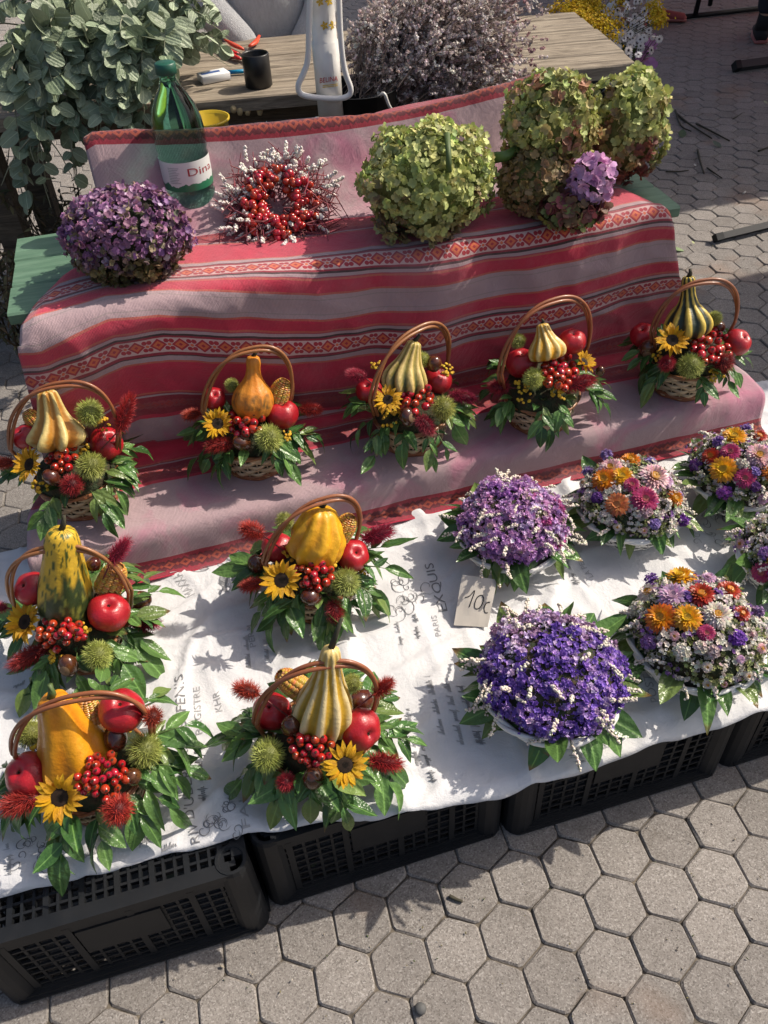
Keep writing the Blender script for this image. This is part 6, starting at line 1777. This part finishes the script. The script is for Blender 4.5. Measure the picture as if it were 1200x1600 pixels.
# passers-by seen only by their feet
def walker(label, P, fw, trouser, shoe, sock, top):
    f = V(fw).normalized(); s = V((f.y, -f.x, 0)); q = lambda a, b_, z: V((P.x, P.y, 0)) + s*a + f*b_ + V((0, 0, z))
    t = thing('person', label, 'person', (P.x, P.y, 0))
    skin('body', [(q(0, 0, .95), .13), (q(0, .01, 1.2), .12), (q(0, 0, 1.4), .13), (q(0, 0, 1.5), .055), (q(0, 0, 1.56), .05), (q(-.1, 0, .9), .085), (q(-.1, .02, .5), .06), (q(-.1, .10, .08), .04), (q(.1, 0, .9), .085), (q(.1, .0, .5), .06), (q(.1, -.16, .08), .04), (q(-.2, 0, 1.42), .05), (q(-.24, .02, 1.12), .042), (q(-.23, .10, .88), .032), (q(.2, 0, 1.42), .05), (q(.24, -.02, 1.12), .042), (q(.23, .06, .88), .032)],
      [(0,1),(1,2),(2,3),(3,4),(0,5),(5,6),(6,7),(0,8),(8,9),(9,10),(2,11),(11,12),(12,13),(2,14),(14,15),(15,16)], M_SKIN, t)
    skin('trousers', [(q(0, 0, .97), .15), (q(0, 0, 1.05), .14), (q(-.1, 0, .88), .10), (q(-.1, .02, .5), .078), (q(-.1, .10, .14), .066), (q(.1, 0, .88), .10), (q(.1, .0, .5), .078), (q(.1, -.16, .14), .066)], [(0,1),(0,2),(2,3),(3,4),(0,5),(5,6),(6,7)], trouser, t)
    skin('jacket', [(q(0, 0, 1.0), (.16, .13)), (q(0, 0, 1.22), (.16, .13)), (q(0, 0, 1.40), (.16, .12)), (q(0, 0, 1.5), .07), (q(-.2, 0, 1.42), .068), (q(-.24, .02, 1.12), .056), (q(-.23, .09, .92), .045), (q(.2, 0, 1.42), .068), (q(.24, -.02, 1.12), .056), (q(.23, .05, .92), .045)], [(0,1),(1,2),(2,3),(2,4),(4,5),(5,6),(2,7),(7,8),(8,9)], top, t)
    for a, b_ in ((-.1, .10), (.1, -.16)):
        mb = MB(); mb.tube([q(a, b_ - .03, .16), q(a, b_, .07)], [.045, .048], 10); world_mesh('sock', mb, sock, t)
        mb = MB(); mb.tube([q(a, b_ - .07, .035), q(a, b_ - .02, .048), q(a, b_ + .08, .042), q(a, b_ + .19, .03), q(a, b_ + .21, .022)], [.034, .046, .046, .038, .014], 12, flat=.75)
        world_mesh('shoe', mb, shoe, t)
        mb = MB(); mb.tube([q(a, b_ - .08, .012), q(a, b_ + .07, .012), q(a, b_ + .215, .012)], [.04, .052, .034], 12, flat=.24); world_mesh('sole', mb, M_SOLE, t)
    hand(t, q(-.23, .10, .88), V((0, 0, -1)) + f*.3, s, M_SKIN); hand(t, q(.23, .06, .88), V((0, 0, -1)) + f*.3, s, M_SKIN)
    head(t, q(0, .02, 1.66), f, M_SKIN, M_HAIR)
M_SOLE = MAT('rubber_sole', (.35, .12, .11), .7); M_REDSHOE = MAT('red_canvas', (.27, .05, .05), .7, var=.2); M_SOCK = MAT('white_sock', (.6, .58, .57), .9)
S1 = at(1046, 48, 0)
fw1 = (CRH*1.0 - CFH*.25)
walker('person in black trousers and red shoes, standing beyond the daisies', S1 - fw1.normalized()*.20 + V((fw1.y, -fw1.x, 0)).normalized()*-.1, fw1, M_BLACKC, M_REDSHOE, M_SOCK, M_BLACKC)
S2 = at(1215, 72, 0)
walker('person in dark navy trousers and black shoes on the shaded paving', S2, CFH + CRH*.3, MAT('navy_cloth', (.018, .02, .032), .9, var=.3), M_BLACKC, M_BLACKC, M_DENIM)

# ================================================================== CUT FLOWERS BESIDE THE TABLE
rnd = random.Random(73)
def cut_bucket(px, py, z, lab):
    P = at(px, py, z); t = thing('dark_bucket', lab, 'bucket', (P.x, P.y, 0)); mb = MB(); mb.lathe([(.001, 0), (.11, 0), (.14, z*.62), (.147, z*.62), (.135, z*.61), (.105, .02), (.001, .02)], 28); ob('pail', mb.mesh('pail', M_CRATE), t, T((P.x, P.y, 0))); return P
Pd = cut_bucket(985, 55, .62, 'dark bucket holding the white daisies beside the table end')
t = thing('daisy_bunch', 'bunch of small white daisies with dark centres beside the wooden table', 'flowers', (Pd.x, Pd.y, .35))
nb = NB(); dis = []
for k in range(150):
    q = V((rnd.gauss(0, .5), rnd.gauss(0, .5), rnd.gauss(0, .45)))
    if q.length > 1.1: q = q.normalized()*1.1
    Q = at(972 + q.x*55, 48 + q.z*48, .62 + .04*q.y); base = V((Pd.x, Pd.y, .40)); tb_ = MB(); tb_.tube([base + (Q - base)*.2, base.lerp(Q, .6) + V((0, 0, .02)), Q], .0012, 3, cap=False); nb.merge(tb_, (.06, .09, .03)); dis.append(Q)
    for i in range(2): nb.add(ltv, ltf, frame(base.lerp(Q, rnd.uniform(.5, .9)), V((rnd.gauss(0, 1), rnd.gauss(0, 1), 1)), V((rnd.gauss(0, 1), rnd.gauss(0, 1), rnd.gauss(0, 1))), .03), jit((.05, .08, .025), .3))
world_mesh('daisy_stems', nb, M_STAT, t, kind='stuff')
nb = NB(); pv = np.array([(-.12, .12, 0), (.12, .12, 0), (.16, .7, .04), (0, 1, .02), (-.16, .7, .04)]); pf = [(0, 1, 2, 3, 4)]
for k in range(13):
    a = 2*pi*k/13; nb.add(pv, pf, Matrix.Rotation(a, 4, 'Z') @ Matrix.Rotation(.1*(k % 3), 4, 'X'), (.70, .68, .70))
cb = MB(); cb.lathe([(.26, .0), (.25, .1), (.1, .15), (.01, .14)], 8); nb.merge(cb, (.10, .07, .09)); ME_DAISY = nb.mesh('daisy', M_STAT)
for Q in dis: ob('daisy', ME_DAISY, t, frame(Q, (CAM - Q).normalized() + V((rnd.gauss(0, .5), rnd.gauss(0, .5), rnd.gauss(0, .5))), None, rnd.uniform(.013, .020)))
Pg = cut_bucket(905, 30, .66, 'dark bucket holding the goldenrod behind the wooden table')
t = thing('goldenrod_bunch', 'bunch of bright yellow goldenrod and blooms behind the wooden table', 'flowers', (Pg.x, Pg.y, .4))
nb = NB()
for k in range(60):
    cx, cy = (rnd.gauss(912, 24), rnd.gauss(14, 12)) if k < 42 else (rnd.gauss(940, 14), rnd.gauss(42, 7)) if k < 52 else (rnd.gauss(1030, 6), rnd.gauss(20, 10))
    Q = at(cx, cy, .70); base = V((Pg.x, Pg.y, .42)); tb_ = MB(); tb_.tube([base, base.lerp(Q, .6) + V((0, 0, .03)), Q], .0015, 3, cap=False); nb.merge(tb_, (.07, .10, .03))
    for i in range(60):
        o_ = V((rnd.gauss(0, .016), rnd.gauss(0, .016), rnd.gauss(0, .012))); nb.add(FLV, FLF, frame(Q + o_, o_ + V((0, 0, .02)), None, rnd.uniform(.004, .007)), jit((.52, .36, .02), .25))
world_mesh('goldenrod_heads', nb, M_STAT, t, kind='stuff')
t = thing('mauve_rose', 'mauve pink rose bloom drooping at the wooden table end', 'rose', at(1010, 82, .55))
for k in range(14):
    n_ = V((rnd.gauss(0, .7), rnd.gauss(0, .7), rnd.gauss(0, .7))) - CFH*.4; Q = at(1012 + rnd.gauss(0, 7), 80 + rnd.gauss(0, 11), .55)
    ob('petal', FL4[k % 4], t, frame(Q, n_, None, .028), color=jit((.36, .17, .36), .2))
sm = MB(); A = at(1012, 78, .55); sm.tube([V((Pd.x, Pd.y, .40)), (A + V((Pd.x, Pd.y, .5)))/2, A], .003, 6); world_mesh('stem', sm, M_STEM, t)

# ================================================================== THINGS LYING ON THE PAVING
def rod(label, name, a, b_, r, mat, z=None):
    A, B = at(*a, r + .002), at(*b_, r + .002); t = thing(name, label, 'metal bar', A); mb = MB(); d = (B - A).normalized(); B = B + d*.8
    mb.tube([A, B], r, 4, flat=1.0, upv=V((0, 0, 1))); world_mesh('tube', mb, mat, t, smooth=False)
    mb = MB(); mb.tube([A - d*.004, A + d*.03], r*1.12, 4, upv=V((0, 0, 1))); world_mesh('end_cap', mb, M_CRATE, t, smooth=False)
rod('black square metal tube lying on the sunlit paving', 'metal_tube', (1118,372), (1200,352), .018, MAT('black_metal', (.012, .012, .014), .4))
rod('dark metal bar lying on the shaded paving', 'metal_bar', (1148,104), (1200,97), .03, MAT('grey_metal', (.03, .032, .035), .5))
P = at(1085, 30, 0)
t = thing('metal_trestle', 'dark metal trestle frame of the neighbouring stall', 'trestle', P)
for (a, b_) in (((P.x, P.y, .02), (P.x + .12, P.y + .1, .75)), ((P.x - .5, P.y + .05, .018), (P.x + .55, P.y - .02, .018))):
    mb = MB(); mb.tube([V(a), V(b_)], .016, 8); world_mesh('frame_tube', mb, M_CRATE, t)
mb = MB(); mb.tube([V((P.x + .12, P.y + .1, .75)), V((P.x + .24, P.y + .2, .02))], .016, 8); world_mesh('frame_tube', mb, M_CRATE, t)
rnd = random.Random(74)
def twig(pts, r):
    P = smooth_path([at(x, y, r + .002) for x, y in pts], 8); t = thing('twig', 'dry twig dropped on the grey paving', 'twig', P[0], 'twigs dropped on the paving'); mb = MB(); mb.tube(P, [r*(1 - .4*i/8) for i in range(9)], 5); world_mesh('stalk', mb, M_TWIGD, t)
M_TWIGD = MAT('dark_twig', (.045, .04, .025), .8, var=.3)
for pts, r in ((((1058,178),(1075,192),(1112,216)), .006), (((1088,193),(1110,204),(1140,220)), .006), (((1090,234),(1094,252),(1100,271)), .006), (((1105,262),(1116,270),(1128,278)), .004), (((1145,186),(1152,182),(1160,176)), .003), (((1185,236),(1195,232),(1205,228)), .005), (((1055,172),(1064,196),(1080,205)), .005), (((702,1400),(712,1405),(723,1409)), .004), (((480,1240),(486,1300),(492,1302)), .003), (((1040,268),(1060,268),(1076,266)), .004)): twig(pts, r) if pts[0] != (480,1240) else None
LITTER = [((1058,390), .055, (.20, .28, .13), 'pale green leaf fallen on the sunlit paving', 60), ((1052,414), .045, (.36, .05, .08), 'crimson petal fallen beside the cloth corner', 20), ((1052,408), .035, (.40, .42, .34), 'pale torn leaf beside the crimson petal', -10), ((1083,379), .018, (.42, .45, .22), 'small pale bud on the paving near the metal tube', 0), ((1196,160), .03, (.42, .45, .28), 'pale leaf curl on the shaded paving', 0), ((1120,226), .06, (.10, .15, .11), 'grey green leaf among the dropped twigs', 10), ((1066,210), .07, (.09, .14, .07), 'dark green leaf under the hydrangea', -30), ((490,1352), .020, (.22, .24, .14), 'crumpled olive leaf at the crate foot', 0), ((270,1372), .030, (.20, .22, .15), 'dry olive leaf at the protruding crate foot', 40), ((657,1576), .010, (.08, .08, .08), 'dark round pebble on the lit paving', 0), ((1086,258), .02, (.55, .55, .5), 'white petal near a dropped twig', 0), ((1163,301), .018, (.55, .52, .48), 'cigarette end on the paving', 30)]
for (q, L, c, lab, a) in LITTER:
    P = at(*q, .006); nm = 'pebble' if 'pebble' in lab else 'cigarette_end' if 'cigarette' in lab else 'petal' if 'petal' in lab else 'fallen_leaf'
    M = T(P) @ Matrix.Rotation(math.radians(a), 4, 'Z') @ Matrix.Rotation(.15, 4, 'X') @ Matrix.Diagonal((L, L, L, 1))
    if nm == 'pebble':
        mb = MB(); mb.lathe([(max(.01, math.cos(-pi/2+pi*i/8)), .6*math.sin(-pi/2+pi*i/8)) for i in range(9)], 12); me = mb.mesh('pebble', MAT('pebble', c, .7))
    elif nm == 'cigarette_end':
        mb = MB(); mb.tube([V((-.7, 0, 0)), V((0, 0, 0)), V((.7, .06, 0))], .2, 8); me = mb.mesh('cigarette_end', MAT('paper_end', c, .8))
    else:
        mb = MB(); n = 7
        for i in range(n + 1):
            s = i/n; w_ = .28*math.sin(pi*min(.98, max(.03, s)))**.8
            for k in (-1, 0, 1): mb.v.append(V((k*w_, s - .5, .10*s*s + .12*abs(k)*w_ + .02*rnd.random())))
        mb.f = [(i*3+k, i*3+k+1, (i+1)*3+k+1, (i+1)*3+k) for i in range(n) for k in range(2)]
        me = mb.mesh(nm, MAT('litter_' + lab.split()[0] + '_' + lab.split()[1], c, .6, var=.3, vscale=8, transl=.15))
    tag(ob(nm, me, None, M), lab, nm.replace('_', ' '))

# small grit and petals scattered on the paving
rnd = random.Random(75); nb = NB()
for k in range(330):
    px, py = (rnd.uniform(250, 1200), rnd.uniform(1220, 1600)) if k < 240 else (rnd.uniform(1040, 1200), rnd.uniform(90, 470))
    P = at(px, py, .003)
    if k < 240 and P.y > .60: continue
    s_ = rnd.uniform(.0007, .0018) if rnd.random() < .94 else rnd.uniform(.002, .0035)
    c = rnd.choice(((.10, .08, .06), (.30, .26, .2), (.16, .14, .06), (.08, .10, .04), (.42, .38, .33)))
    nb.add(BDV, BDF, frame(P, V((rnd.gauss(0, 1), rnd.gauss(0, 1), .3)), None, (s_, s_*rnd.uniform(.5, 1), s_*rnd.uniform(.8, 2))), c)
o = ob('paving_grit', nb.mesh('paving_grit', MAT('grit', vcol=True, rough=.9)), None, T((0, 0, 0)), kind='stuff')
tag(o, 'scattered grit and plant crumbs on the grey paving', 'grit')
